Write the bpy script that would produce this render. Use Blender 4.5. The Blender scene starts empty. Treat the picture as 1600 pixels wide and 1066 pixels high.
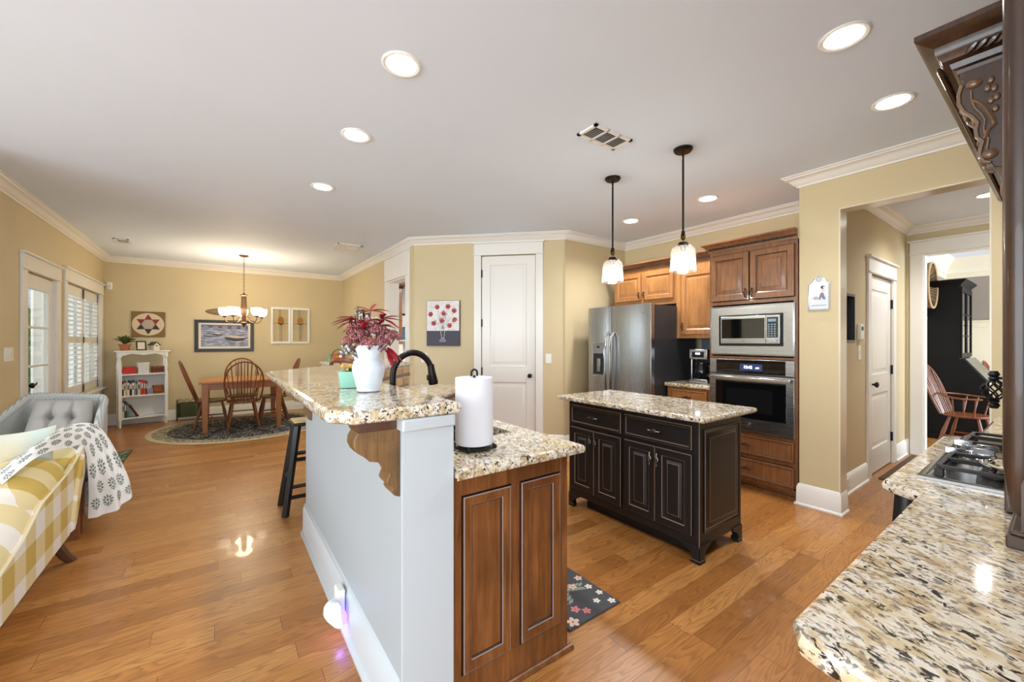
import bpy, math, random
from mathutils import Matrix, Vector
random.seed(7)
R = math.radians
S = bpy.context.scene
COL = S.collection

# ------------------------------------------------------------------ camera, sky, light, exposure
cam_d = bpy.data.cameras.new('camera'); cam = bpy.data.objects.new('camera', cam_d); COL.objects.link(cam)
cam_d.sensor_width = 36; cam_d.lens = 632 / 1600 * 36; cam_d.clip_start = 0.02; cam_d.clip_end = 200
cam.location = (0, 0, 1.37); cam.rotation_euler = (R(90), 0, R(-35.81))
S.camera = cam
S.view_settings.view_transform = 'Standard'; S.view_settings.look = 'None'
S.view_settings.gamma = 1; S.view_settings.use_curve_mapping = False
S.view_settings.exposure = 1.55
wd = bpy.data.worlds.new('sky'); S.world = wd; wd.use_nodes = True
wd.node_tree.nodes['Background'].inputs[0].default_value = (0.80, 0.90, 1.0, 1)
wd.node_tree.nodes['Background'].inputs[1].default_value = .38

def area(name, loc, rot, sx, sy, power, color, spread=180):
    d = bpy.data.lights.new(name, 'AREA'); d.shape = 'RECTANGLE'; d.size = sx; d.size_y = sy
    d.energy = power; d.color = color; d.spread = R(spread)
    o = bpy.data.objects.new(name, d); COL.objects.link(o); o.location = loc; o.rotation_euler = rot
    return o
# daylight entering through the windows behind and left of the camera, and through the breakfast and dining room windows
DAY = (0.80, 0.91, 1.0)
area('daylight_living_windows', (-4.9, 0.3, 1.35), (R(90), 0, R(-90)), 6.5, 2.2, 120, DAY)
area('daylight_rear_windows', (-1.0, -3.35, 1.35), (R(90), 0, 0), 6.0, 2.2, 85, DAY)
area('daylight_breakfast_window', (-4.6, 7.6, 2.2), (R(75), 0, R(-90)), 3.4, 1.8, 70, DAY)
area('daylight_dining_room', (8.3, -3.3, 1.5), (R(90), 0, 0), 2.2, 1.8, 90, DAY)
area('laundry_fill', (3.2, 6.6, 2.6), (0, 0, 0), 1.0, 1.0, 22, (1, 0.97, 0.93))  # not daylight: unseen ceiling fill added to brighten the laundry room

# ------------------------------------------------------------------ mesh builder
class MB:
    def __init__(s, M=None):
        s.v = []; s.f = []; s.fm = []; s.M = M; s.m = 0
    def add(s, vs, fs):
        b = len(s.v)
        for p in vs:
            p = Vector(p)
            s.v.append(s.M @ p if s.M else p)
        for f in fs:
            s.f.append([b + i for i in f]); s.fm.append(s.m)
        return s
    def box(s, x0, x1, y0, y1, z0, z1):
        if x1 < x0: x0, x1 = x1, x0
        if y1 < y0: y0, y1 = y1, y0
        if z1 < z0: z0, z1 = z1, z0
        return s.add([(x0,y0,z0),(x1,y0,z0),(x1,y1,z0),(x0,y1,z0),(x0,y0,z1),(x1,y0,z1),(x1,y1,z1),(x0,y1,z1)],
                     [(3,2,1,0),(4,5,6,7),(0,1,5,4),(1,2,6,5),(2,3,7,6),(3,0,4,7)])
    def loops(s, L, cap0=True, cap1=True, closed=True):
        n = len(L[0]); vs = [p for l in L for p in l]; fs = []
        for i in range(len(L) - 1):
            for j in range(n if closed else n - 1):
                k = (j + 1) % n
                fs.append((i*n+j, i*n+k, (i+1)*n+k, (i+1)*n+j))
        if cap0: fs.append(tuple(range(n-1, -1, -1)))
        if cap1: fs.append(tuple((len(L)-1)*n + j for j in range(n)))
        return s.add(vs, fs)
    def tube(s, pts, r, n=8, closed=False, flat=None):
        pts = [Vector(p) for p in pts]; N = len(pts); L = []
        up = None
        for i, p in enumerate(pts):
            if closed: t = pts[(i+1) % N] - pts[i-1]
            else: t = pts[min(i+1, N-1)] - pts[max(i-1, 0)]
            t.normalize()
            if up is None:
                a = Vector((0,0,1)) if abs(t.z) < .9 else Vector((1,0,0))
                up = (a - t * a.dot(t)).normalized()
            else:
                up = (up - t * up.dot(t)).normalized()
            sd = t.cross(up)
            rr = r[i] if isinstance(r, (list, tuple)) else r
            fu = flat if flat else 1
            L.append([p + (sd*math.cos(2*math.pi*j/n) + up*math.sin(2*math.pi*j/n)*fu)*rr for j in range(n)])
        if closed: L.append(L[0]); return s.loops(L, False, False)
        return s.loops(L)
    def cyl(s, p, q, r0, r1=None, n=16):
        r1 = r0 if r1 is None else r1
        return s.tube([p, q], [r0, r1], n)
    def lathe(s, prof, c=(0,0,0), n=24, caps=True):
        c = Vector(c)
        L = [[c + Vector((max(r,1e-4)*math.cos(2*math.pi*j/n), max(r,1e-4)*math.sin(2*math.pi*j/n), z)) for j in range(n)] for r, z in prof]
        return s.loops(L, caps, caps)
    def ball(s, c, r, n=10, m=6):
        if not isinstance(r, (tuple, list)): r = (r, r, r)
        L = []
        for i in range(m+1):
            a = math.pi*i/m - math.pi/2
            L.append([(c[0]+r[0]*max(math.cos(a),1e-3)*math.cos(2*math.pi*j/n), c[1]+r[1]*max(math.cos(a),1e-3)*math.sin(2*math.pi*j/n), c[2]+r[2]*math.sin(a)) for j in range(n)])
        return s.loops(L)
    def prism(s, poly, lo, hi, plane='xy'):
        def P(a, b, h):
            return (a,b,h) if plane == 'xy' else (a,h,b) if plane == 'xz' else (h,a,b)
        return s.loops([[P(a,b,lo) for a,b in poly], [P(a,b,hi) for a,b in poly]])
    def nest(s, w, h, st, cap0=True, cap1=True, x=0, z=0):
        """nested rectangles in the xz plane (front is -y): st = (inset, y[, material])"""
        prev = None
        for q in st:
            i, d = q[0], q[1]; m = q[2] if len(q) > 2 else 0
            l = [(x+i,d,z+i),(x+w-i,d,z+i),(x+w-i,d,z+h-i),(x+i,d,z+h-i)]
            if prev is not None:
                s.m = m; s.loops([prev, l], False, False)
            elif cap0:
                s.add(l, [(3,2,1,0)])
            prev = l
        s.m = 0
        if cap1: s.add(prev, [(0,1,2,3)])
        return s
    def grid(s, fn, nu, nv):
        vs = [fn(i/nu, j/nv) for j in range(nv+1) for i in range(nu+1)]
        fs = [(j*(nu+1)+i, j*(nu+1)+i+1, (j+1)*(nu+1)+i+1, (j+1)*(nu+1)+i) for j in range(nv) for i in range(nu)]
        return s.add(vs, fs)
    def sweep(s, path, prof, closed=False):
        """prof (offset to the right of the walking direction, z) swept along a 2d path with mitres"""
        n = len(path); L = []
        for i in range(n):
            p = Vector(path[i])
            a = (p - Vector(path[i-1])).normalized() if (i > 0 or closed) else None
            b = (Vector(path[(i+1) % n]) - p).normalized() if (i < n-1 or closed) else None
            if a is None: a = b
            if b is None: b = a
            na = Vector((a.y, -a.x)); nb = Vector((b.y, -b.x))
            m = (na + nb); m = m / max(m.dot(na), .2)
            L.append([(p.x + m.x*o, p.y + m.y*o, z) for o, z in prof])
        if closed: L.append(L[0]); return s.loops(L, False, False)
        return s.loops(L)
    def decal(s, fn, pts, eps=.002):
        vs = []
        for u, v in pts:
            p = Vector(fn(u, v)); e = 1e-3
            nn = (Vector(fn(u+e, v)) - p).cross(Vector(fn(u, v+e)) - p)
            nn = nn.normalized() if nn.length > 0 else Vector((0,0,1))
            vs.append((p, nn))
        n = len(vs)
        s.add([p - k*eps for p, k in vs], [tuple(range(n))]); s.add([p + k*eps for p, k in vs], [tuple(range(n))])
        return s

ROOTM = {}
def top_of(o):
    while o.parent: o = o.parent
    return o
def obj(name, mb, mats, parent=None, bevel=0, seg=2, flat=False, mods=None):
    vs = mb.v
    if parent is not None:
        inv = ROOTM[top_of(parent).name]
        vs = [inv @ p for p in vs]
    me = bpy.data.meshes.new(name); me.from_pydata([tuple(p) for p in vs], [], mb.f)
    for m in (mats if isinstance(mats, (list, tuple)) else [mats]): me.materials.append(m)
    me.polygons.foreach_set('material_index', mb.fm)
    if not flat:
        me.polygons.foreach_set('use_smooth', [True]*len(me.polygons))
        me.update(); me.set_sharp_from_angle(angle=R(38))
    me.update()
    o = bpy.data.objects.new(name, me); COL.objects.link(o)
    if parent is not None: o.parent = parent
    if bevel:
        b = o.modifiers.new('bevel', 'BEVEL'); b.width = bevel; b.segments = seg; b.limit_method = 'ANGLE'; b.angle_limit = R(40)
    if mods: mods(o)
    return o
def tag(o, label, cat, group=None, kind=None):
    o['label'] = label; o['category'] = cat
    if group: o['group'] = group
    if kind: o['kind'] = kind
    return o
def thing(name, label, cat, loc=(0,0,0), rz=0, group=None):
    o = bpy.data.objects.new(name, None); COL.objects.link(o); o.empty_display_size = .1
    o.location = loc; o.rotation_euler = (0,0,R(rz))
    ROOTM[o.name] = (Matrix.Translation(loc) @ Matrix.Rotation(R(rz), 4, 'Z')).inverted()
    return tag(o, label, cat, group)
def solo(name, mb, mats, label, cat, group=None, kind=None, **kw):
    xs = [p.x for p in mb.v]; ys = [p.y for p in mb.v]; zs = [p.z for p in mb.v]
    c = Vector(((min(xs)+max(xs))/2, (min(ys)+max(ys))/2, min(zs)))
    mb.v = [p - c for p in mb.v]
    o = obj(name, mb, mats, None, **kw); o.location = c
    ROOTM[o.name] = Matrix.Translation(c).inverted()
    return tag(o, label, cat, group, kind)
def struct(name, mb, mats, parent=None, **kw):
    o = obj(name, mb, mats, parent, **kw)
    if parent is None: o['kind'] = 'structure'; ROOTM[o.name] = Matrix.Identity(4)
    return o
def dup(root, loc, rz, label=None, group=None):
    r = root.copy(); COL.objects.link(r); r.location = loc; r.rotation_euler = (0,0,R(rz))
    if label: r['label'] = label
    if group: r['group'] = group
    for ch in list(root.children):
        c = ch.copy(); COL.objects.link(c); c.parent = r
        for g in list(ch.children):
            d = g.copy(); COL.objects.link(d); d.parent = c
    ROOTM[r.name] = (Matrix.Translation(loc) @ Matrix.Rotation(R(rz), 4, 'Z')).inverted()
    return r
def FR(x, y, z, deg): return Matrix.Translation((x,y,z)) @ Matrix.Rotation(R(deg), 4, 'Z')
def arc(cx, cy, r, a0, a1, n): return [(cx + r*math.cos(R(a0+(a1-a0)*i/n)), cy + r*math.sin(R(a0+(a1-a0)*i/n))) for i in range(n+1)]
def text_mesh(name, body, size, M, mat_, parent, extrude=.0008, align='CENTER'):
    cu = bpy.data.curves.new(name, 'FONT'); cu.body = body; cu.size = size; cu.extrude = extrude; cu.align_x = align; cu.align_y = 'CENTER'
    t = bpy.data.objects.new(name, cu); COL.objects.link(t)
    bpy.context.view_layer.update()
    me = bpy.data.meshes.new_from_object(t.evaluated_get(bpy.context.evaluated_depsgraph_get()))
    bpy.data.objects.remove(t)
    MM = M @ Matrix.Rotation(R(90), 4, 'X')
    inv = ROOTM[top_of(parent).name]
    me.transform(inv @ MM); me.materials.clear(); me.materials.append(mat_)
    o = bpy.data.objects.new(name, me); COL.objects.link(o); o.parent = parent
    return o

# ------------------------------------------------------------------ materials
def lin(c):
    return tuple(((v/255)/12.92 if v/255 <= .04045 else ((v/255+.055)/1.055)**2.4) for v in c) + (1,)
def mat(name, c, rough=.5, metal=0, coat=0, emit=0, spec=.5):
    m = bpy.data.materials.new(name); m.use_nodes = True
    b = m.node_tree.nodes['Principled BSDF']
    b.inputs['Base Color'].default_value = lin(c); b.inputs['Roughness'].default_value = rough
    b.inputs['Metallic'].default_value = metal; b.inputs['Coat Weight'].default_value = coat
    b.inputs['Specular IOR Level'].default_value = spec
    if emit:
        b.inputs['Emission Color'].default_value = lin(c); b.inputs['Emission Strength'].default_value = emit
    return m
class NT:
    def __init__(s, m): s.t = m.node_tree; s.b = s.t.nodes['Principled BSDF']
    def n(s, ty, **kw):
        d = s.t.nodes.new('ShaderNode' + ty)
        for k, v in kw.items():
            if k in d.inputs: d.inputs[k].default_value = v
            else: setattr(d, k, v)
        return d
    def l(s, a, b): s.t.links.new(a, b)
    def coord(s, scale=(1,1,1), rot=(0,0,0)):
        c = s.n('TexCoord'); m = s.n('Mapping'); m.inputs['Scale'].default_value = scale; m.inputs['Rotation'].default_value = rot
        s.l(c.outputs['Object'], m.inputs['Vector']); return m.outputs[0]
    def noise(s, v, scale, detail=3, rough=.5, dist=0):
        n = s.n('TexNoise'); n.inputs['Scale'].default_value = scale; n.inputs['Detail'].default_value = detail
        n.inputs['Roughness'].default_value = rough; n.inputs['Distortion'].default_value = dist
        if v is not None: s.l(v, n.inputs['Vector'])
        return n.outputs[0]
    def ramp(s, f, stops, interp='LINEAR'):
        r = s.n('ValToRGB'); r.color_ramp.interpolation = interp
        e = r.color_ramp.elements
        while len(e) < len(stops): e.new(.5)
        for i, (p, c) in enumerate(stops):
            e[i].position = p; e[i].color = lin(c) if len(c) == 3 else c
        s.l(f, r.inputs[0]); return r.outputs[0]
    def mix(s, f, a, b, mode='MIX'):
        x = s.n('Mix', data_type='RGBA', blend_type=mode)
        if isinstance(f, (int, float)): x.inputs[0].default_value = f
        else: s.l(f, x.inputs[0])
        for q, i in ((a, 6), (b, 7)):
            if isinstance(q, tuple): x.inputs[i].default_value = lin(q)
            else: s.l(q, x.inputs[i])
        return x.outputs[2]
    def math(s, op, a, b=0):
        x = s.n('Math', operation=op)
        for q, i in ((a, 0), (b, 1)):
            if isinstance(q, (int, float)): x.inputs[i].default_value = q
            else: s.l(q, x.inputs[i])
        return x.outputs[0]
    def bump(s, h, strength=.3, dist=.01):
        b = s.n('Bump'); b.inputs['Strength'].default_value = strength; b.inputs['Distance'].default_value = dist
        s.l(h, b.inputs['Height']); s.l(b.outputs[0], s.b.inputs['Normal'])
BW = lambda a, b: [(a, (0,0,0,1)), (b, (1,1,1,1))]

def paint(name, c, rough=.6, var=.03):
    m = mat(name, c, rough); t = NT(m); v = t.coord()
    n = t.noise(v, 1.2, 2)
    d = tuple(max(0, int(q*(1-var))) for q in c)
    t.l(t.ramp(n, [(.3, d), (.7, c)]), t.b.inputs['Base Color'])
    t.bump(t.noise(v, 180, 2), .04, .002)
    return m
def wood(name, c1, c2, axis='z', rough=.35, scale=1.0, blotch=.35, coat=.2):
    m = mat(name, c1, rough, coat=coat); t = NT(m)
    k = {'x': (1.2,14,14), 'y': (14,1.2,14), 'z': (14,14,1.2)}[axis]
    g = t.noise(t.coord(tuple(q*scale for q in k)), 3.2, 5, .6, .8)
    base = t.ramp(g, [(.28, c1), (.72, c2)])
    bl = t.noise(t.coord((1,1,1)), 5*scale, 3, .5, .3)
    dk = tuple(int(q*.62) for q in c1)
    f = t.math('MULTIPLY', t.ramp(bl, BW(.42,.75)), blotch)
    t.l(t.mix(f, base, dk), t.b.inputs['Base Color'])
    t.bump(g, .08, .003)
    return m
def granite_mat():
    m = mat('granite', (205,190,160), .09, coat=.3); t = NT(m)
    def gc(off):
        c0 = t.n('TexCoord'); m1 = t.n('Mapping'); m1.inputs['Rotation'].default_value = (0,0,R(24)); m2 = t.n('Mapping'); m2.inputs['Scale'].default_value = (1.9,1,1.6); m2.inputs['Location'].default_value = off
        t.l(c0.outputs['Object'], m1.inputs['Vector']); t.l(m1.outputs[0], m2.inputs['Vector']); return m2.outputs[0]
    w = t.noise(gc((0,0,0)), 13, 3, .6, .5)
    base = t.ramp(w, [(.30, (214,198,168)), (.45, (226,220,208)), (.55, (208,190,156)), (.68, (182,156,118))])
    tan = t.ramp(t.noise(gc((3,1,2)), 40, 4, .62, .5), BW(.54,.60))
    c = t.mix(t.math('MULTIPLY', tan, .7), base, (146,122,94))
    gmask = t.ramp(t.noise(gc((7,3,1)), 46, 4, .6, .4), BW(.56,.60))
    c = t.mix(t.math('MULTIPLY', gmask, .85), c, (112,104,98))
    dm = t.ramp(t.noise(gc((1,8,4)), 40, 5, .62, .6), BW(.575,.61))
    c = t.mix(dm, c, (38,32,30))
    t.l(c, t.b.inputs['Base Color'])
    return m
def floor_mat():
    m = mat('oak_floor', (190,130,70), .22, coat=.15); t = NT(m)
    v = t.coord()
    sx = t.n('SeparateXYZ'); t.l(v, sx.inputs[0]); X, Y = sx.outputs[0], sx.outputs[1]
    yr = t.math('DIVIDE', Y, .115); row = t.math('FLOOR', yr); fy = t.math('FRACT', yr)
    wn = t.n('TexWhiteNoise', noise_dimensions='1D'); t.l(row, wn.inputs['W'])
    xr = t.math('ADD', t.math('DIVIDE', X, 1.25), t.math('MULTIPLY', wn.outputs['Value'], 7.0)); brd = t.math('FLOOR', xr); fx = t.math('FRACT', xr)
    cb = t.n('CombineXYZ'); t.l(row, cb.inputs[0]); t.l(brd, cb.inputs[1])
    wn2 = t.n('TexWhiteNoise', noise_dimensions='2D'); t.l(cb.outputs[0], wn2.inputs['Vector']); rnd = wn2.outputs['Value']
    ey = t.math('MINIMUM', fy, t.math('SUBTRACT', 1, fy)); ex = t.math('MINIMUM', fx, t.math('SUBTRACT', 1, fx))
    seam = t.math('MAXIMUM', t.math('LESS_THAN', ey, .009), t.math('LESS_THAN', ex, .0011))
    off = t.n('CombineXYZ'); t.l(t.math('MULTIPLY', rnd, 37.0), off.inputs[0]); t.l(t.math('MULTIPLY', rnd, 13.0), off.inputs[1]); t.l(t.math('MULTIPLY', rnd, 5.0), off.inputs[2])
    av = t.n('VectorMath', operation='ADD'); t.l(v, av.inputs[0]); t.l(off.outputs[0], av.inputs[1])
    mp = t.n('Mapping'); mp.inputs['Scale'].default_value = (.9, 7, 1); t.l(av.outputs[0], mp.inputs['Vector'])
    n0 = t.noise(mp.outputs[0], 1.5, 2, .5, .4)
    cat = t.math('FRACT', t.math('MULTIPLY', n0, 15.0))
    cat = t.ramp(cat, [(0, (0,0,0,1)), (.25, (.55,.55,.55,1)), (.8, (1,1,1,1)), (1, (.1,.1,.1,1))])
    mp2 = t.n('Mapping'); mp2.inputs['Scale'].default_value = (2.2, 75, 1); t.l(av.outputs[0], mp2.inputs['Vector'])
    fine = t.noise(mp2.outputs[0], 3, 4, .65)
    base = t.ramp(rnd, [(0, (164,107,50)), (.3, (183,122,60)), (.65, (190,129,66)), (1, (202,144,80))])
    grain = t.math('MULTIPLY', t.math('SUBTRACT', 1, cat), .52)
    c = t.mix(grain, base, (112,64,28))
    c = t.mix(t.math('MULTIPLY', t.ramp(fine, BW(.45,.75)), .38), c, (120,72,34))
    big = t.ramp(t.noise(mp.outputs[0], .8, 2), BW(.55,.75))
    c = t.mix(t.math('MULTIPLY', big, .25), c, (150,92,44))
    c = t.mix(t.math('MULTIPLY', seam, .75), c, (84,52,26))
    t.l(c, t.b.inputs['Base Color'])
    t.l(t.ramp(fine, [(.3, (.27,.27,.27,1)), (.8, (.40,.40,.40,1))]), t.b.inputs['Roughness'])
    t.bump(t.math('SUBTRACT', cat, t.math('MULTIPLY', seam, 3.0)), .06, .002)
    return m
def glass_mat(name, tint=(255,255,255), gloss=.6, rough=.02, base=.04, milk=0):
    m = bpy.data.materials.new(name); m.use_nodes = True; t = m.node_tree; t.nodes.clear()
    o = t.nodes.new('ShaderNodeOutputMaterial'); mx = t.nodes.new('ShaderNodeMixShader')
    tr = t.nodes.new('ShaderNodeBsdfTransparent'); gl = t.nodes.new('ShaderNodeBsdfGlossy'); lw = t.nodes.new('ShaderNodeLayerWeight')
    tr.inputs[0].default_value = lin(tint); gl.inputs['Roughness'].default_value = rough
    lw.inputs['Blend'].default_value = .5
    pw = t.nodes.new('ShaderNodeMath'); pw.operation = 'POWER'; pw.inputs[1].default_value = 4; t.links.new(lw.outputs['Facing'], pw.inputs[0])
    ma = t.nodes.new('ShaderNodeMath'); ma.operation = 'MULTIPLY_ADD'; ma.inputs[1].default_value = gloss; ma.inputs[2].default_value = base; t.links.new(pw.outputs[0], ma.inputs[0])
    t.links.new(ma.outputs[0], mx.inputs[0])
    t.links.new(tr.outputs[0], mx.inputs[1]); t.links.new(gl.outputs[0], mx.inputs[2])
    out = mx.outputs[0]
    if milk:
        df = t.nodes.new('ShaderNodeBsdfTranslucent'); df.inputs[0].default_value = (.9,.9,.9,1); m2 = t.nodes.new('ShaderNodeMixShader'); m2.inputs[0].default_value = milk
        t.links.new(out, m2.inputs[1]); t.links.new(df.outputs[0], m2.inputs[2]); out = m2.outputs[0]
    t.links.new(out, o.inputs[0])
    return m
def steel_mat(name, axis='z', c=(176,178,180)):
    m = mat(name, c, .27, 1); t = NT(m)
    k = {'y': (160,.6,160), 'z': (160,160,.6), 'x': (.6,160,160)}[axis]
    n = t.noise(t.coord(k), 4, 3)
    t.l(t.ramp(n, [(.3, (.24,.24,.24,1)), (.7, (.29,.29,.29,1))]), t.b.inputs['Roughness'])
    return m
def plaid_mat():
    m = mat('yellow_plaid_linen', (240,235,215), .85); t = NT(m); c = t.n('TexCoord'); s = t.n('SeparateXYZ'); t.l(c.outputs['Object'], s.inputs[0])
    def band(a, per, ph):
        return t.math('LESS_THAN', t.math('FRACT', t.math('ADD', t.math('DIVIDE', a, per), ph)), .5)
    a = band(s.outputs[1], .26, .1); b = band(t.math('ADD', s.outputs[2], s.outputs[0]), .24, .3)
    sm = t.math('MULTIPLY', t.math('ADD', a, b), .5)
    col = t.ramp(sm, [(0, (232,224,212)), (.5, (220,200,150)), (1, (198,168,84))])
    t.l(col, t.b.inputs['Base Color']); t.bump(t.noise(t.coord(), 300, 2), .1, .002)
    return m
def wicker_mat(name, c1, c2, per=.022):
    m = mat(name, c1, .7); t = NT(m); c = t.n('TexCoord'); s = t.n('SeparateXYZ'); t.l(c.outputs['Object'], s.inputs[0])
    a = t.math('SINE', t.math('MULTIPLY', s.outputs[2], 2*math.pi/per))
    b = t.math('SINE', t.math('MULTIPLY', t.math('ADD', s.outputs[0], s.outputs[1]), 2*math.pi/per/1.5))
    w = t.math('ADD', t.math('MULTIPLY', t.math('MULTIPLY', a, b), .5), .5)
    t.l(t.ramp(w, [(.2, c2), (.6, c1)]), t.b.inputs['Base Color']); t.bump(w, .7, .006)
    return m
def rug_mat():
    m = mat('navy_floral_rug', (40,44,60), .95); t = NT(m)
    v = t.coord(); c = t.n('TexCoord'); ln = t.n('VectorMath', operation='LENGTH'); t.l(c.outputs['Object'], ln.inputs[0]); r = ln.outputs[1]
    n = t.noise(v, 8, 2, .5, 1.6)
    field = t.ramp(n, [(.30, (24,26,36)), (.475, (24,26,36)), (.49, (150,142,120)), (.515, (206,198,176)), (.535, (90,90,88)), (.55, (28,31,44)), (.75, (56,68,100))])
    st = t.noise(v, 26, 2, .5, .8)
    border = t.ramp(st, [(.40, (60,62,58)), (.46, (192,180,152)), (.5, (70,72,66)), (.56, (188,176,146))])
    f = t.math('GREATER_THAN', r, .98)
    cc = t.mix(f, field, border)
    cc = t.mix(t.math('GREATER_THAN', r, 1.15), cc, (196,184,152))
    t.l(cc, t.b.inputs['Base Color']); t.bump(t.noise(v, 220, 2), .3, .004)
    return m

MWALL = paint('tan_wall_paint', (212,194,154), .6)
MWALLR = paint('grey_taupe_wall_paint', (150,140,130), .6)
MTRIM = mat('white_trim_paint', (236,233,226), .32)
MCEIL = paint('ceiling_paint', (226,238,255), .7, .01)
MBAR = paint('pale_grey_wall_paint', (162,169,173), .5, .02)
MFLOOR = floor_mat()
MGRAN = granite_mat()
MHONEY = wood('honey_maple', (150,97,50), (178,124,70), 'z')
MBROWN = wood('stained_maple', (112,70,40), (148,100,62), 'z')
MBROWNX = wood('stained_maple_rail', (112,68,38), (142,92,54), 'x')
MPANEL = wood('stained_panel', (98,56,28), (150,96,54), 'z', .32, .8, .55, .1)
MCORB = wood('corbel_wood', (98,68,34), (138,100,56), 'z', .42, 1.6, .75, .05)
MCHAIR = wood('cherry_wood', (104,54,26), (138,78,42), 'z', .35, 2, .15, .05)
MTABLE = wood('table_pine', (162,100,48), (184,124,64), 'x', .35, 1, .1, .05)
MDARKW = wood('dark_walnut', (66,38,24), (92,56,36), 'z', .3)
MHOOD = wood('dark_stained_maple', (48,31,21), (80,52,34), 'z', .34, 1, .4, .2)
MBLACK = mat('black_distressed_paint', (24,23,24), .42)
MWORN = mat('worn_wood_edge', (140,116,96), .5)
MGLINT = mat('grey_painted_glint', (150,140,138), .4)  # window highlights on the peninsula panel edges, painted in as grey lines
MBLK = mat('black_satin', (16,16,17), .4)
MBLKP = mat('black_furniture_paint', (10,10,12), .5, spec=.2)
MBRONZE = mat('dark_bronze', (34,30,28), .35, .6)
MIRON = mat('black_iron', (22,22,23), .5, .4)
MSTEEL = steel_mat('brushed_steel', 'y'); MSTEELV = steel_mat('brushed_steel_vertical', 'z')
MCHROME = mat('polished_steel', (205,207,210), .14, 1)
MBGLASS = mat('black_glass', (10,11,13), .04, 0, .5)
MPEWTER = mat('pewter', (120,114,108), .35, 1)
MCAST = mat('cast_iron', (46,42,40), .55, .3)
MWHITE = mat('white_paint', (238,237,233), .35)
MCERAM = mat('white_ceramic', (212,220,228), .1, 0, .5)
MPAPER = mat('white_paper', (244,243,244), .9)
MGLASS = glass_mat('clear_glass', (253,254,254), .35)
MSHADE = glass_mat('ribbed_clear_glass', (252,253,253), .6, .12, .06, .04)
MPLASTIC = mat('white_plastic', (238,236,228), .4)
MLAMP = mat('lamp_lens', (255,250,240), .4, emit=9)
MBULB = mat('bulb_glow', (255,232,196), .4, emit=8)
MFROST = mat('frosted_glass_lit', (255,244,224), .5, emit=2.2)
MRED = mat('red_cover', (196,40,28), .5)
def plain(name, c, rough=.6, metal=0): return mat(name, c, rough, metal)

# ------------------------------------------------------------------ room shell
XL, YB, XD, CH = -1.53, 9.15, 2.12, 2.745
XO, YK, YR = 4.70, 3.75, -.35
struct('floor', MB().box(-5.1, XL-.16, -3.6, 4.5, -.1, 0).box(XL-.16, 11, -3.6, 10, -.1, 0), MFLOOR)
struct('ceiling', MB().box(-5.1, XL-.16, -3.6, 4.5, CH, CH+.1).box(XL-.16, 11, -3.6, 10, CH, CH+.1), MCEIL)

def wall_y(mb, x0, x1, ya, yb, ops, zt=CH):        # wall whose long axis is y, with openings (y0,y1,z0,z1)
    y = ya
    for (a, b, z0, z1) in sorted(ops):
        if a > y: mb.box(x0, x1, y, a, 0, zt)
        if z0 > 0: mb.box(x0, x1, a, b, 0, z0)
        if z1 < zt: mb.box(x0, x1, a, b, z1, zt)
        y = b
    if yb > y: mb.box(x0, x1, y, yb, 0, zt)
    return mb
def wall_x(mb, y0, y1, xa, xb, ops, zt=CH):
    x = xa
    for (a, b, z0, z1) in sorted(ops):
        if a > x: mb.box(x, a, y0, y1, 0, zt)
        if z0 > 0: mb.box(a, b, y0, y1, 0, z0)
        if z1 < zt: mb.box(a, b, y0, y1, z1, zt)
        x = b
    if xb > x: mb.box(x, xb, y0, y1, 0, zt)
    return mb
struct('wall_left', wall_y(MB(), XL-.16, XL, 4.35, YB+.16, [(5.93, 6.80, 0, 2.06), (7.2, 8.93, .66, 2.10)]), MWALL)
struct('wall_back', MB().box(XL, XD+.16, YB, YB+.16, 0, CH), MWALL)
DWY0, DWY1, DWZ = 5.47, 6.22, 2.29
struct('wall_breakfast', wall_y(MB(), XD, XD+.16, 5.18, YB, [(DWY0, DWY1, 0, DWZ)]), MWALL)
PM = FR(3.65, 3.65, 0, -45)          # pantry wall frame: x runs along the wall
mb = MB(PM); mb.box(-2.165, -1.242, 0, .14, 0, CH).box(-.528, -.168, 0, .14, 0, CH).box(-1.242, -.528, 0, .14, 2.485, CH)
struct('wall_pantry', mb, MWALL)
struct('wall_kitchen', MB().box(3.53, XO+.16, YK, YK+.16, 0, CH), MWALL)
struct('wall_oven', MB().box(XO, XO+.16, 1.345, YK, 0, CH), MWALL)
mb = wall_y(MB(), 3.95, 4.10, YR, 1.345, [(.30, 1.075, 0, 2.415)])
mb.box(4.10, 6.8, 1.19, 1.345, 0, CH)
struct('wall_hall_left', wall_x(MB(), 1.19, 1.345, 4.10, 6.96, [(5.27, 6.12, 0, 2.05)]), MWALL)
struct('wall_hall_opening', wall_y(MB(), 3.95, 4.10, YR, 1.345, [(.30, 1.075, 0, 2.415)]), MWALL)
struct('wall_hall_far', wall_y(MB(), 6.80, 6.92, -3.4, 1.19, [(.0, 1.04, 0, 2.405)]), MWALL)
struct('trim_17', MB().box(3.949,4.101,1.067,1.0765,0,2.405).box(3.949,4.101,.30,1.0765,2.405,2.4155).box(3.949,4.101,.2985,.308,0,2.405), mat('cream_painted_highlight', (224,212,186), .22))  # lining added over the opening's edges; its paler cream paints in the light there
struct('wall_range', MB().box(.70, 4.10, YR-.15, YR, 0, CH), MWALL)
struct('wall_laundry', MB().box(2.28, 4.6, 8.7, 8.85, 0, CH).box(4.45, 4.6, 3.95, 8.7, 0, CH), paint('pale_blue_grey_paint', (222,228,230), .6))
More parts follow.
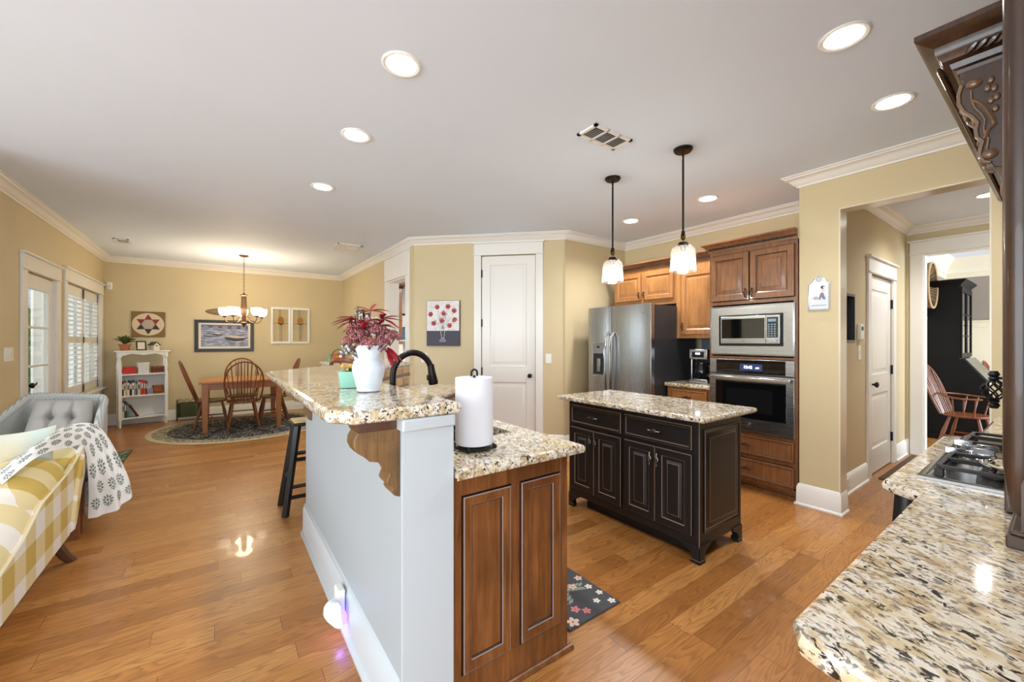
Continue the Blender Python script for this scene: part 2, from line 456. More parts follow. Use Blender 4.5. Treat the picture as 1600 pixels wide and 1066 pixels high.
# living room walls behind the camera, with window openings
wops = [(-2.7, -1.0, .55, 2.25), (-.6, 1.1, .55, 2.25), (1.5, 3.2, .55, 2.25)]
struct('wall_living', wall_y(MB(), -5.1, -4.96, -3.5, 4.5, wops), MWALL)
struct('wall_rear', wall_x(MB(), -3.55, -3.41, -5.0, 6.8, [(-3.6, -2.0, .55, 2.25), (-1.6, 0, .55, 2.25), (.3, 1.9, .55, 2.25)]), MWALL)
struct('wall_living_end', MB().box(-4.96, XL, 4.35, 4.5, 0, CH), MWALL)
# dining room beyond the hall
XF = 10.0; ZR, ZF = 1.70, 2.42
mb = MB().box(6.92, XF, 1.26, 1.4, ZR, ZF).box(XF, XF+.1, -3.3, 1.4, ZR, ZF)
struct('wall_dining', mb, MWALLR)
mb = MB().box(6.92, XF, 1.26, 1.4, 0, ZR).box(XF, XF+.1, -3.3, 1.4, 0, ZR).box(6.92, XF, 1.26, 1.4, ZF, CH).box(XF, XF+.1, -3.3, 1.4, ZF, CH)
struct('wall_dining_wainscot', mb, mat('cream_wainscot_paint', (228,220,200), .45))
mb = MB()
CR = [(0,2.655),(.012,2.655),(.016,2.668),(.03,2.676),(.05,2.70),(.062,2.716),(.082,2.722),(.088,2.732),(.1,2.736),(.1,CH),(0,CH)]
mb.sweep([(XL,4.5),(XL,YB),(XD,YB),(XD,5.18),(3.53,3.77),(3.53+.02,YK),(XO,YK),(XO,1.345),(3.95,1.345),(3.95,YR),(.7,YR)], CR)
struct('trim_1', mb, MTRIM)
struct('trim_2', MB().sweep([(4.10,1.19),(6.80,1.19),(6.80,-3.3)], CR), MTRIM)
struct('trim_3', MB().sweep([(6.92,1.26),(XF,1.26),(XF,-3.2)], [(0,2.5),(.015,2.5),(.02,2.58),(.05,2.62),(.1,2.7),(.12,CH),(0,CH)]), mat('cream_crown_paint', (232,226,210), .4))
mb = MB(); mb.sweep([(6.92,1.26),(XF,1.26),(XF,-3.2)], [(0,1.60),(.02,1.60),(.022,1.68),(.05,1.685),(.05,1.705),(0,1.705)])
for i in range(14):
    x = 7.2+i*.42; 
    if x < XF: mb.box(x, x+.06, 1.245, 1.26, .15, 1.60)
    y = 1.0-i*.42
    mb.box(XF-.015, XF, y, y+.06, .15, 1.60)
struct('trim_4', mb, mat('cream_rail_paint', (228,220,200), .45))
BP = [(0,0),(.03,0),(.03,.012),(.018,.022),(.016,.15),(.012,.156),(.010,.168),(.004,.175),(0,.178)]
for k, path in enumerate([[(XL,4.5),(XL,5.80)], [(XL,6.93),(XL,YB),(XD,YB),(XD,6.32)], [(XD,5.37),(XD,5.18),(2.70,4.60)], [(3.35,3.95),(3.55,3.75),(3.75,YK)],
                           [(4.10,1.345),(3.95,1.345),(3.95,1.075),(4.10,1.075)], [(4.10,1.19),(5.15,1.19)], [(6.24,1.19),(6.80,1.19),(6.80,1.165)]]):
    struct(['baseboard_left','baseboard_back','baseboard_breakfast','baseboard_kitchen','baseboard_pillar','baseboard_hall','baseboard_hall_end'][k], MB().sweep(path, BP), MTRIM)

def casing(M, w, h, leg=.11, head=.17, th=.02, sill=None):
    """craftsman casing round an opening 0..w x 0..h in the xz plane, front -y"""
    mb = MB(M)
    z0 = 0 if sill is None else sill
    mb.box(-leg, 0, -th, 0, z0, h).box(w, w+leg, -th, 0, z0, h)
    mb.box(-leg-.008, w+leg+.008, -th-.012, 0, h, h+.014)
    mb.box(-leg, w+leg, -th-.004, 0, h+.014, h+head-.02)
    mb.box(-leg-.02, w+leg+.02, -th-.025, 0, h+head-.02, h+head)
    if sill is not None:
        mb.box(-leg-.03, w+leg+.03, -.06, 0, sill-.03, sill); mb.box(-leg, w+leg, -th, 0, sill-.11, sill-.03)
    return mb
struct('trim_5', casing(FR(XL,5.93,0,90), .87, 2.06, .13), MTRIM, bevel=.002)
struct('trim_18', MB().box(XL-.161,XL+.001,6.785,6.801,0,2.055).box(XL-.161,XL+.001,5.929,5.9345,0,2.055).box(XL-.161,XL-.07,5.93,6.80,2.054,2.061).box(XL-.161,XL+.001,8.915,8.931,.66,2.10).box(XL-.161,XL+.001,7.199,7.203,.66,2.10), MTRIM)
struct('trim_6', casing(FR(XL,7.2,0,90), 1.73, 2.10, .115, .175, .02, .64), MTRIM, bevel=.002)
struct('trim_7', casing(FR(XD,DWY1,0,-90), DWY1-DWY0, DWZ, .13, .36).box(0,.02,-.001,.161,0,DWZ-.02).box(.73,.75,-.001,.161,0,DWZ-.02).box(0,.75,-.001,.161,DWZ-.02,DWZ-.001), MTRIM, bevel=.002)
struct('trim_8', casing(PM @ Matrix.Translation((-1.242,0,0)), .714, 2.485, .095, .17), MTRIM, bevel=.002)
struct('trim_9', casing(FR(5.27,1.19,0,0), .85, 2.05, .11, .17), MTRIM, bevel=.002)
struct('trim_10', casing(FR(6.80,1.04,0,-90), 1.04, 2.405, .115, .17).box(0,.012,-.001,.121,0,2.39).box(0,1.04,-.001,.121,2.39,2.404), MTRIM, bevel=.002)

# doors
def two_panel(M, w, h, zs, th=.04, st=.11):
    mb = MB(M); mb.box(0, w, .004, th, 0.012, h)
    # face made of stiles and rails with sunk raised panels
    z = .012; edges = [.012] + [q for a in zs for q in a] + [h]
    mb.box(0, st, -.006, .004, .012, h).box(w-st, w, -.006, .004, .012, h)
    for i in range(0, len(edges), 2): mb.box(st, w-st, -.006, .004, edges[i], edges[i+1])
    for a, b in zs:
        mb.nest(w-2*st, b-a, [(0,-.006),(.012,.0035),(.03,.0035),(.06,-.003)], False, True, st, a)
    return mb
def knob(M, m, parent, name='knob'):
    mb = MB(M); mb.M = M @ Matrix.Rotation(R(90), 4, 'X')
    mb.lathe([(.026,0),(.026,.006),(.010,.010),(.010,.03),(.022,.036),(.029,.048),(.026,.060),(.012,.066)], (0,0,0), 16)
    return obj(name, mb, m, parent)
def hinges(M, zs, parent):
    for z in zs: obj('hinge', MB(M).box(-.012, .012, -.012, .002, z-.05, z+.05).cyl((0,-.014,z-.05),(0,-.014,z+.05),.006,n=8), MIRON, parent)
D1 = PM @ Matrix.Translation((-1.236, .012, 0))
dr = struct('door_1', two_panel(D1, .702, 2.475, [(.22,.836),(1.044,2.363)]), MTRIM, bevel=.0015)
dr['label'] = 'tall white two-panel pantry door'
knob(D1 @ Matrix.Translation((.634,-.006,.926)), MBRONZE, dr)
hinges(D1 @ Matrix.Translation((-.004,-.006,0)), (.28,.976,1.605,2.25), dr)
D2 = FR(5.275, 1.205, 0, 0)
dr = struct('door_2', two_panel(D2, .84, 2.04, [(.26,.82),(1.02,1.9)]), MTRIM, bevel=.0015)
knob(D2 @ Matrix.Translation((.07,-.006,.93)), MBRONZE, dr); hinges(D2 @ Matrix.Translation((.845,-.006,0)), (.3,1.05,1.78), dr)
# glazed door in the left wall
D3 = FR(XL-.02, 5.935, 0, 90)
mb = MB(D3); W3 = .86
mb.box(0,.105,0,.045,.012,2.05).box(W3-.115,W3,0,.045,.012,2.05).box(.105,W3-.115,0,.045,.012,.27).box(.105,W3-.115,0,.045,1.905,2.05)
for z in (.71,1.11,1.51): mb.box(.105,W3-.115,.008,.03,z-.012,z+.012)
d3 = struct('door_3', mb, MTRIM, bevel=.003)
obj('glass_pane', MB(D3).box(.105,W3-.115,.018,.022,.27,1.905), MGLASS, d3)
knob(D3 @ Matrix.Translation((.06,0,.93)), MBRONZE, d3)
mb = MB(D3 @ Matrix.Translation((.06,0,1.09)) @ Matrix.Rotation(R(90),4,'X')); mb.lathe([(.028,0),(.028,.01),(.018,.016),(.018,.026)], n=16); obj('deadbolt', mb, MBRONZE, d3)
mb = MB(D3 @ Matrix.Translation((.06,0,.93))); mb.tube([(.0,-.05,0),(.06,-.058,.004),(.12,-.05,.018)], [.011,.009,.006], 8); obj('lever', mb, MBRONZE, d3)
hinges(D3 @ Matrix.Translation((.865,0,0)), (.25,1.07,1.83), d3)
# shuttered window
WW, WX = 1.73, FR(XL-.02, 7.2, 0, 90)
mb = MB(WX); mb.box(0,WW,.09,.13,.66,.72).box(0,WW,.09,.13,2.04,2.10).box(0,.05,.09,.13,.66,2.1).box(WW-.05,WW,.09,.13,.66,2.1).box(WW/2-.03,WW/2+.03,.09,.13,.66,2.1)
mb.box(0,WW,.09,.12,1.36,1.41)
w1 = struct('window_1', mb, MTRIM)
obj('glass_pane', MB(WX).box(.05,WW-.05,.108,.112,.72,2.04), MGLASS, w1)
for i in range(2):
    a = .01+i*(WW/2); b = a+WW/2-.02
    mb = MB(WX)
    mb.box(a,a+.055,.0,.03,.665,2.09).box(b-.055,b,0,.03,.665,2.09)
    for z0, z1 in ((.665,.78),(1.34,1.43),(1.96,2.09)): mb.box(a,b,0,.03,z0,z1)
    sh = obj('shutter', mb, MTRIM, w1, bevel=.002)
    for z0, z1, tilt in ((.78,1.34,-18),(1.43,1.96,-4)):
        n = int(round((z1-z0)/.062))
        for k in range(n):
            z = z0+(k+.5)*(z1-z0)/n
            m2 = MB(WX @ Matrix.Translation(((a+b)/2,.015,z)) @ Matrix.Rotation(R(tilt),4,'X'))
            m2.box(-(b-a)/2+.057,(b-a)/2-.057,-.032,.032,-.004,.004)
            obj('louver', m2, MTRIM, sh)
        obj('tilt_rod', MB(WX).box((a+b)/2-.006,(a+b)/2+.006,-.03,-.02,z0+.03,z1-.03), MTRIM, sh)
# windows of the living room behind the camera
for i, (a, b, z0, z1) in enumerate(wops):
    mb = MB(); mb.box(-5.06,-5.0,a,b,z0,z0+.05).box(-5.06,-5.0,a,b,z1-.05,z1).box(-5.06,-5.0,a,a+.05,z0,z1).box(-5.06,-5.0,b-.05,b,z0,z1).box(-5.06,-5.0,(a+b)/2-.02,(a+b)/2+.02,z0,z1).box(-5.06,-5.0,a,b,1.38,1.42)
    struct('window_%d' % (i+2), mb, MTRIM)
MSID = mat('pale_siding', (206,208,220), .7); t = NT(MSID); sz = t.n('SeparateXYZ'); t.l(t.coord(), sz.inputs[0]); t.l(t.ramp(t.math('FRACT', t.math('MULTIPLY', sz.outputs[2], 7.0)), [(.0,(150,152,166)),(.12,(210,212,224)),(1,(222,224,232))]), t.b.inputs['Base Color'])
# porch outside the glazed door
struct('trim_11', MB().box(-5.5,XL-.16,4.52,11.2,-.12,-.02), plain('porch_boards', (130,126,124)))
for k, (x, y) in enumerate(((-2.08,8.6),(-1.92,10.0))):
    solo('porch_post', MB().box(x-.07,x+.07,y-.07,y+.07,-.02,2.7).box(x-.09,x+.09,y-.09,y+.09,-.02,.12), MWHITE, ['white square porch post seen through the glazed door','white porch post glimpsed outside between the window shutter louvers'][k], 'post', 'porch posts outside the breakfast room')
struct('wall_porch', MB().box(-7,-1.75,11.2,11.3,-.1,3.2), [MSID]); hed = MB()
for i in range(70):
    hed.ball((-3.5+random.uniform(-.6,.6), 9.7+random.random()*.7, random.random()*1.7), random.uniform(.3,.55), 7, 5)
mhed = plain('hedge_green', (70,104,52), .9); t = NT(mhed); t.l(t.ramp(t.noise(t.coord(), 9, 4, .7), [(.35,(40,66,30)),(.65,(120,156,84))]), t.b.inputs['Base Color'])
solo('hedge', hed, mhed, 'green garden hedge outside behind the shutters', 'hedge', kind='stuff')
struct('trim_12', MB().box(-14,-5.5,-4,16,-.3,-.14), plain('lawn', (96,128,66), .95))

# bar half-wall
q2 = 2 ** .5
bw = [(.495,1.30),(.665,1.30),(.665,3.125),(1.60,4.06),(1.48,4.18),(.495,3.195)]
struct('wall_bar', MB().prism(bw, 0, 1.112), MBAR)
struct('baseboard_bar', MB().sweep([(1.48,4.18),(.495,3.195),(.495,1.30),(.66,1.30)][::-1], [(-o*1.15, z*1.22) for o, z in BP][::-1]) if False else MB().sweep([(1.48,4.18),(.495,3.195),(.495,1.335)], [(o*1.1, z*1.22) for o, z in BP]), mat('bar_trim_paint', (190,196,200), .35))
mb = MB(); mb.box(.490,.670,1.285,1.30,0,1.085); mb.sweep([(.488,1.38),(.488,1.283),(.672,1.283)], [(-.004,1.06),(.0,1.06),(.02,1.085),(.02,1.112),(-.004,1.112)][::-1])
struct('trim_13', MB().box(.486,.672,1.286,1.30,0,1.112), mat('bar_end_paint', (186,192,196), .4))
mb = MB(); mb.prism([(.482,1.40),(.482,1.274),(.676,1.274),(.676,1.30),(.495,1.30),(.495,1.40)], 1.07, 1.112)
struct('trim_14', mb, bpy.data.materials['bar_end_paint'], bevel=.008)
# tile backsplash below the raised ledge on the 45 degree arm and behind the sink
TL = mat('tumbled_stone_tile', (196,160,120), .6); t = NT(TL)
br = t.n('TexBrick'); br.inputs['Color1'].default_value = lin((206,172,130)); br.inputs['Color2'].default_value = lin((170,130,92)); br.inputs['Mortar'].default_value = lin((214,204,184))
br.inputs['Scale'].default_value = 1; br.inputs['Brick Width'].default_value = .1; br.inputs['Row Height'].default_value = .1; br.inputs['Mortar Size'].default_value = .003
cmb = t.n('CombineXYZ'); tc = t.n('TexCoord'); sx = t.n('SeparateXYZ'); t.l(tc.outputs['Object'], sx.inputs[0]); t.l(t.math('ADD', sx.outputs[0], sx.outputs[1]), cmb.inputs[0]); t.l(sx.outputs[2], cmb.inputs[1]); t.l(cmb.outputs[0], br.inputs['Vector'])
t.l(br.outputs['Color'], t.b.inputs['Base Color'])
mb = MB(); mb.prism([(.667,1.33),(.675,1.33),(.675,3.12),(1.606,4.052),(1.60,4.058),(.667,3.128)], .925, 1.112)
mb.m = 1; mb.prism([(.674,1.33),(.679,1.33),(.679,3.12),(1.609,4.05),(1.606,4.054),(.674,3.124)], 1.01, 1.04)
struct('trim_15', mb, [TL, mat('mosaic_tile_band', (120,104,90), .4)])

# ------------------------------------------------------------------ countertops
def bull(z0, z1, o=.014):
    h = z1-z0
    return [(0,z0),(o*.7,z0+h*.12),(o,z0+h*.35),(o,z0+h*.65),(o*.7,z0+h*.88),(0,z1)]
def slab(name, polys, edge, z0, z1, label, closed=True):
    mb = MB()
    for p in polys: mb.prism(p, z0, z1)
    mb.sweep(edge, bull(z0, z1), closed)
    return solo(name, mb, MGRAN, label, 'countertop')
bp = [(.276,1.36),(.33,1.285),(.68,1.285),(.68,3.118),(1.61,4.048),(1.305,4.353),(.276,3.322)]
slab('bar_countertop', [bp], bp, 1.1125, 1.155, 'raised speckled granite bar top with white pitcher standing on it')
HX0, HX1, HY0, HY1 = .765, 1.17, 1.62, 2.36
P1 = [[(.681,1.255),(1.275,1.255),(1.275,HY0),(.681,HY0)], [(.681,HY0),(HX0,HY0),(HX0,HY1),(.681,HY1)], [(HX1,HY0),(1.275,HY0),(1.275,HY1),(HX1,HY1)],
      [(.681,HY1),(1.275,HY1),(1.275,2.875),(2.035,3.635),(1.608,4.046),(.681,3.119)]]
slab('sink_countertop', P1, [(.67,1.255),(1.275,1.255),(1.275,2.875),(2.035,3.635),(1.62,4.05)], .88, .92, 'lower granite countertop with sink and paper towel roll', False)
ip = [(2.29,1.262),(2.93,1.262),(2.93,2.50),(2.29,2.50)]
slab('island_countertop', [ip], ip, .885, .92, 'granite slab on top of the black island')
rp = [(.724,-.345),(3.94,-.345),(3.94,.255),(2.86,.255),(2.79,.35),(1.76,.35),(1.70,.255),(.765,.255),(.735,.238),(.724,.205)]
slab('range_countertop', [rp], rp[2:]+[rp[0]], .88, .92, 'long granite counter in the right foreground holding the cooktop', False)
cp = [(3.955,2.112),(3.955,2.605),(4.69,2.605),(4.69,2.112)]
slab('coffee_countertop', [cp], [(4.69,2.61),(3.955,2.61),(3.955,2.112)][::-1] if False else [(3.955,2.112),(3.955,2.612)][::-1], .88, .92, 'small granite counter between refrigerator and oven tower', False)

# ------------------------------------------------------------------ cabinet helpers
def rdoor(M, w, h, mats, parent, name='door', rail=.058, th=.02, arch=False):
    mb = MB(M)
    mb.nest(w, h, [(0,0),(0,-th+.004),(.004,-th,1),(rail-.006,-th),(rail,-th+.004,1),(rail+.008,-th+.010),(rail+.014,-th+.010),(rail+.040,-th+.002),(rail+.043,-th+.001,1)], True, True)
    return obj(name, mb, mats, parent)
def birdcage(M, parent, m=MBRONZE, vert=True, L=.085, name='handle'):
    mb = MB(M)
    ax = (lambda a, y: (0,y,a)) if vert else (lambda a, y: (a,y,0))
    h = L/2
    for s in (-1,1): mb.cyl(ax(s*h*.8,0), ax(s*h*.8,-.024), .004, n=6)
    mb.tube([ax(-h,-.022), ax(-h*.45,-.026)], [.006,.004], 6); mb.tube([ax(h*.45,-.026), ax(h,-.022)], [.004,.006], 6)
    for k in range(4):
        pts = []
        for i in range(7):
            a = -h*.5 + h*i/6; rr = .011*math.sin(math.pi*i/6)+.002; ph = k*math.pi/2 + i*.5
            p = ax(a, -.026); q = (rr*math.cos(ph), rr*math.sin(ph))
            pts.append((p[0]+(q[0] if vert else 0), p[1]+q[1], p[2]+(0 if vert else q[0])))
        mb.tube(pts, .0025, 5)
    return obj(name, mb, m, parent)
def rope_crown(mb_w, path, z, m_rope=1, out=.065, h=.085):
    prof = [(0,z),(.012,z),(.014,z+h*.2),(.026,z+h*.3),(.03,z+h*.5),(out*.75,z+h*.72),(out,z+h*.85),(out,z+h),(0,z+h)]
    mb_w.sweep(path, prof)
    mb_w.m = m_rope
    for i in range(len(path)-1):
        a = Vector(path[i]); b = Vector(path[i+1]); d = (b-a); L = d.length; d.normalize(); nn = Vector((d.y,-d.x))
        k = int(L/.02)
        for j in range(k):
            p = a + d*(j+.5)*L/k + nn*.030
            mb_w.box(p.x-.0065, p.x+.0065, p.y-.0065, p.y+.0065, z+h*.22, z+h*.42)
    mb_w.m = 0
WB = [MBROWN, mat('dark_glaze_line', (58,34,20), .4)]
WH = [MHONEY, mat('brown_glaze_line', (112,68,34), .4)]
WBL = [MBLACK, MWORN]

# ------------------------------------------------------------------ oven tower
TX, TY0, TY1 = 3.94, 1.352, 2.105
T = FR(TX, TY1, 0, -90); TW = TY1-TY0
tw = thing('oven_cabinet', 'tall stained maple oven cabinet with two upper doors and two drawers', 'cabinet', (4.3,1.73,0))
mb = MB(T)
mb.box(0,.03,0,.745,.1,2.235).box(TW-.03,TW,0,.745,.1,2.235).box(.0,TW,-.001,.02,2.195,2.236).box(.03,TW-.03,0,.74,1.715,1.745).box(.03,TW-.03,0,.74,1.205,1.225).box(.03,TW-.03,0,.74,.51,.535).box(.03,TW-.03,.7,.745,.1,2.2).box(.03,TW-.03,0,.02,.30,.33)
mb.box(0,TW,.06,.745,0,.1).box(0,TW,.0,.02,.085,.115).box(.03,TW-.03,0,.7,2.2,2.235)
body = obj('body', mb, MBROWN, tw)
mb = MB(); rope_crown(mb, [(4.68,TY1+.0),(TX,TY1),(TX,TY0)][::1], 2.235)
obj('crown_moulding', mb, [MBROWN, mat('dark_rope', (46,28,18), .4)], tw)
for i in range(2):
    d = rdoor(T @ Matrix.Translation((.018+i*.362,-.002,1.75)), .355, .445, WB, tw)
    birdcage(T @ Matrix.Translation((.018+i*.362+(.330 if i == 0 else .025),-.022,1.81)), d)
for z in (.335,.12):
    mb = MB(T); mb.nest(.715,.175 if z > .3 else .175,[(0,-.002),(0,-.018),(.004,-.022,1),(.02,-.022),(.026,-.017,1),(.03,-.017)], x=.02, z=z)
    d = obj('drawer', mb, WB, tw)
    for s in (.25,):
        birdcage(T @ Matrix.Translation((.35,-.022,z+.088)), d, MBRONZE, False)
obj('shoe_moulding', MB(T).box(0,TW,.045,.06,0,.03), MBROWN, tw)
# wall oven
ov = thing('built_in_oven', 'stainless wall oven with black glass door and lit clock', 'oven', (4.2,1.73,.54))
OX = T @ Matrix.Translation((.03,0,0)); OW = TW-.06
obj('oven_body', MB(OX).box(.01,OW-.01,.012,.6,.54,1.2), MBLK, ov)
mb = MB(OX); mb.box(-.015,OW+.015,-.03,.0,.545,1.055)
od = obj('oven_door', mb, MSTEEL, ov, bevel=.004)
obj('door_glass', MB(OX).box(.045,OW-.045,-.034,-.031,.665,1.0), MBGLASS, od)
obj('inner_window', MB(OX).box(.15,OW-.15,-.0352,-.0345,.72,.93), mat('oven_window', (20,20,22), .1), od)
mb = MB(OX); mb.box(.0,OW,-.085,-.062,1.012,1.042); mb.box(.03,.055,-.065,-.03,1.016,1.038).box(OW-.055,OW-.03,-.065,-.03,1.016,1.038)
obj('door_handle', mb, MCHROME, od, bevel=.006)
mb = MB(OX); mb.box(-.015,OW+.015,-.028,0,1.065,1.2); pn = obj('control_panel', mb, MSTEEL, ov, bevel=.003)
obj('panel_glass', MB(OX).box(.05,OW-.05,-.032,-.029,1.07,1.195), MBGLASS, pn)
obj('display', MB(OX).box(.27,.46,-.034,-.0325,1.10,1.16), mat('display_blue', (30,40,70), .2, emit=.6), pn)
MDIG = mat('display_digits', (225,232,255), .4, emit=3)
text_mesh('clock_digits', '12:42', .034, OX @ Matrix.Translation((.34,-.0352,1.13)), MDIG, pn)
text_mesh('clock_am', 'AM', .02, OX @ Matrix.Translation((.42,-.0352,1.125)), MDIG, pn)
def badge(M, parent, r=.02):
    mb = MB(M); mb.tube([(r*math.cos(a*math.pi/10),-.001,r*math.sin(a*math.pi/10)) for a in range(20)], .0016, 5, True)
    mb.tube([(r*.55*math.cos(a*math.pi/6)*(.7+.3*math.cos(a)),-.001,r*.55*math.sin(a*math.pi/6)) for a in range(12)], .0011, 5, True)
    mb.tube([(-r*.6,-.001,-r*.35),(-r*.1,-.001,r*.4),(r*.1,-.001,-r*.3),(r*.6,-.001,r*.35)], .001, 5)
    return obj('badge', mb, MCHROME, parent)
badge(OX @ Matrix.Translation((OW/2,-.031,.605)), od)
# microwave
mw = thing('microwave', 'built-in stainless microwave in a wide steel trim frame', 'microwave', (4.2,1.73,1.235))
obj('microwave_body', MB(OX).box(.06,OW-.06,.0,.5,1.25,1.69), MBLK, mw)
mb = MB(OX); fw, fh = OW+.03, .46
mb.nest(fw, fh, [(0,0),(0,-.022),(.012,-.026),(.085,-.020),(.088,-.004)], False, False, -.015, 1.238)
obj('trim_frame', mb, MSTEEL, mw)
mb = MB(OX); mb.box(.09,OW-.09,-.034,-.004,1.345,1.60); md = obj('microwave_door', mb, MSTEEL, mw, bevel=.004)
obj('door_window', MB(OX).box(.105,.48,-.037,-.0342,1.395,1.575), MBGLASS, md)
kp = obj('keypad', MB(OX).box(.50,OW-.105,-.037,-.0342,1.40,1.58), MBGLASS, md)
MKEY = mat('keypad_print', (120,150,175), .3)
for i in range(6):
    for j in range(3): obj('key', MB(OX).box(.512+j*.03,.53+j*.03,-.0378,-.037,1.41+i*.022,1.42+i*.022), MKEY, kp) if False else None
mb = MB(OX)
for i in range(6):
    for j in range(3): mb.box(.508+j*.024,.522+j*.024,-.0378,-.037,1.41+i*.02,1.42+i*.02)
mb.box(.508,.572,-.0378,-.037,1.54,1.565)
obj('keys', mb, MKEY, kp)
obj('door_button', MB(OX).box(.505,OW-.112,-.042,-.034,1.353,1.388), MSTEEL, md, bevel=.003)
obj('seam', MB(OX).box(.488,.491,-.0355,-.033,1.346,1.599), MBLK, md)
badge(OX @ Matrix.Translation((.30,-.035,1.37)), md, .016)

# ------------------------------------------------------------------ coffee counter cabinets and uppers
bc = thing('base_cabinet', 'honey maple base cabinet with drawer below the coffee maker', 'cabinet', (4.35,2.36,0))
B = FR(3.99, 2.605, 0, -90)
obj('body', MB(B).box(0,.49,0,.69,.1,.878).box(0,.49,.06,.69,0,.1), MHONEY, bc)
mb = MB(B); mb.nest(.42,.16,[(0,-.002),(0,-.018),(.004,-.022,1),(.022,-.022),(.028,-.016,1),(.032,-.016)], x=.035, z=.70)
d = obj('drawer', mb, WH, bc); birdcage(B @ Matrix.Translation((.245,-.022,.78)), d, MBRONZE, False)
rdoor(B @ Matrix.Translation((.035,-.002,.13)), .42, .55, WH, bc)
UX = 4.20
U = FR(UX, 3.52, 0, -90)
uc = thing('upper_cabinet', 'honey maple two-door wall cabinet above the refrigerator', 'cabinet', (4.45,3.08,1.83))
obj('body', MB(U).box(0,.885,0,.49,1.83,2.24), MHONEY, uc)
for i in range(2):
    d = rdoor(U @ Matrix.Translation((.02+i*.435,-.002,1.865)), .405, .33, WH, uc, rail=.05)
    birdcage(U @ Matrix.Translation((.02+i*.435+(.385 if i == 0 else .02),-.022,1.93)), d, L=.07)
obj('light_rail', MB(U).box(0,.885,.0,.02,1.80,1.83), MHONEY, uc)
mb = MB(); rope_crown(mb, [(UX,3.52),(UX,2.637)], 2.24); obj('crown_moulding', mb, [MBROWN, mat('dark_rope_small', (46,28,18), .4)], uc)
U2 = FR(UX, 2.632, 0, -90)
uc = thing('upper_cabinet', 'tall single-door honey maple wall cabinet above the coffee maker', 'cabinet', (4.45,2.37,1.40))
obj('body', MB(U2).box(0,.522,0,.49,1.40,2.24), MHONEY, uc)
d = rdoor(U2 @ Matrix.Translation((.07,-.002,1.44)), .43, .70, WH, uc)
birdcage(U2 @ Matrix.Translation((.095,-.022,1.53)), d)
mb = MB(); rope_crown(mb, [(UX,2.632),(UX,2.108)], 2.24); obj('crown_moulding', mb, [MBROWN, mat('dark_rope_thin', (46,28,18), .4)], uc)
# grey tile behind the coffee maker
struct('trim_16', MB().box(XO-.008,XO,2.11,2.61,.92,1.40), mat('slate_tile', (112,118,126), .35))
# refrigerator
FX, FY1 = 3.72, 3.53
F = FR(FX, FY1, 0, -90); FW = .905
fr = thing('refrigerator', 'stainless side-by-side refrigerator with black side and water dispenser', 'refrigerator', (4.2,3.08,0))
obj('body', MB(F).box(0,FW,.07,.86,.02,1.765).box(.03,FW-.03,.1,.8,0,.03), mat('dark_grey_appliance_paint', (46,46,48), .45), fr)
def fdoor(x0, x1):
    mb = MB(F); L = []
    n = 10
    pts = [(x0,.065)] + [(x0+(x1-x0)*i/n, -.012*math.sin(math.pi*i/n)**.6) for i in range(n+1)] + [(x1,.065)]
    mb.prism(pts, .07, 1.775)
    return mb
dl = obj('freezer_door', fdoor(.0,.365), MSTEELV, fr, bevel=.004)
d2 = obj('fridge_door', fdoor(.372,FW), MSTEELV, fr, bevel=.004)
obj('kick_grille', MB(F).box(.01,FW-.01,.02,.07,.015,.06), MBLK, fr)
for x, p in ((.335,dl),(.405,d2)):
    mb = MB(F); mb.tube([(x,-.012,.55),(x,-.055,.60),(x,-.068,.9),(x,-.068,1.2),(x,-.055,1.42),(x,-.012,1.47)], [.013]*6, 10, flat=1.3)
    obj('door_handle', mb, MCHROME, p)
mb = MB(F); mb.nest(.185,.40,[(0,-.012),(0,-.016),(.008,-.018),(.012,-.012)], False, False, .085, .95)
dp = obj('dispenser_frame', mb, MCHROME, dl)
obj('dispenser_recess', MB(F).box(.098,.258,-.0135,-.0125,.97,1.22), mat('dispenser_dark', (52,54,58), .3, .5), dp)
obj('dispenser_panel', MB(F).box(.098,.258,-.017,-.0125,1.22,1.34), mat('dispenser_grey', (150,152,156), .35, .6), dp)
obj('display', MB(F).box(.155,.20,-.0178,-.0168,1.285,1.31), MBLK, dp)
obj('paddle', MB(F).box(.165,.215,-.028,-.016,1.0,1.16), MSTEELV, dp, bevel=.004)
badge(F @ Matrix.Translation((.80,-.009,1.68)), d2, .017)
# coffee maker
cm = thing('coffee_maker', 'steel and black drip coffee maker on the small granite counter', 'coffee maker', (4.22,2.31,.921))
K = FR(4.10, 2.42, .921, -90)
obj('base', MB(K).box(0,.2,0,.24,0,.045), MSTEEL, cm, bevel=.008)
obj('tower', MB(K).box(.0,.2,.15,.24,.045,.34), MBLK, cm, bevel=.008)
hd = obj('brew_head', MB(K).box(0,.2,.0,.24,.255,.36), MSTEEL, cm, bevel=.008)
obj('display', MB(K).box(.035,.165,-.004,-.001,.275,.335), MBGLASS, hd)
obj('digits', MB(K).box(.075,.125,-.006,-.0045,.308,.325), MDIG, hd)
obj('column', MB(K).cyl((.02,.02,.045),(.02,.02,.255),.011,n=10), MCHROME, cm)
cf = MB(K); cf.lathe([(.055,0),(.068,.012),(.072,.06),(.070,.11),(.05,.15),(.05,.17)], (.105,.075,.048), 20); ca = obj('carafe', cf, mat('dark_coffee_glass', (16,18,22), .05), cm)
mb = MB(K); mb.tube([(.16,.045,.20),(.205,.03,.19),(.21,.03,.12),(.165,.045,.075)], .009, 6); obj('carafe_handle', mb, MBLK, ca)

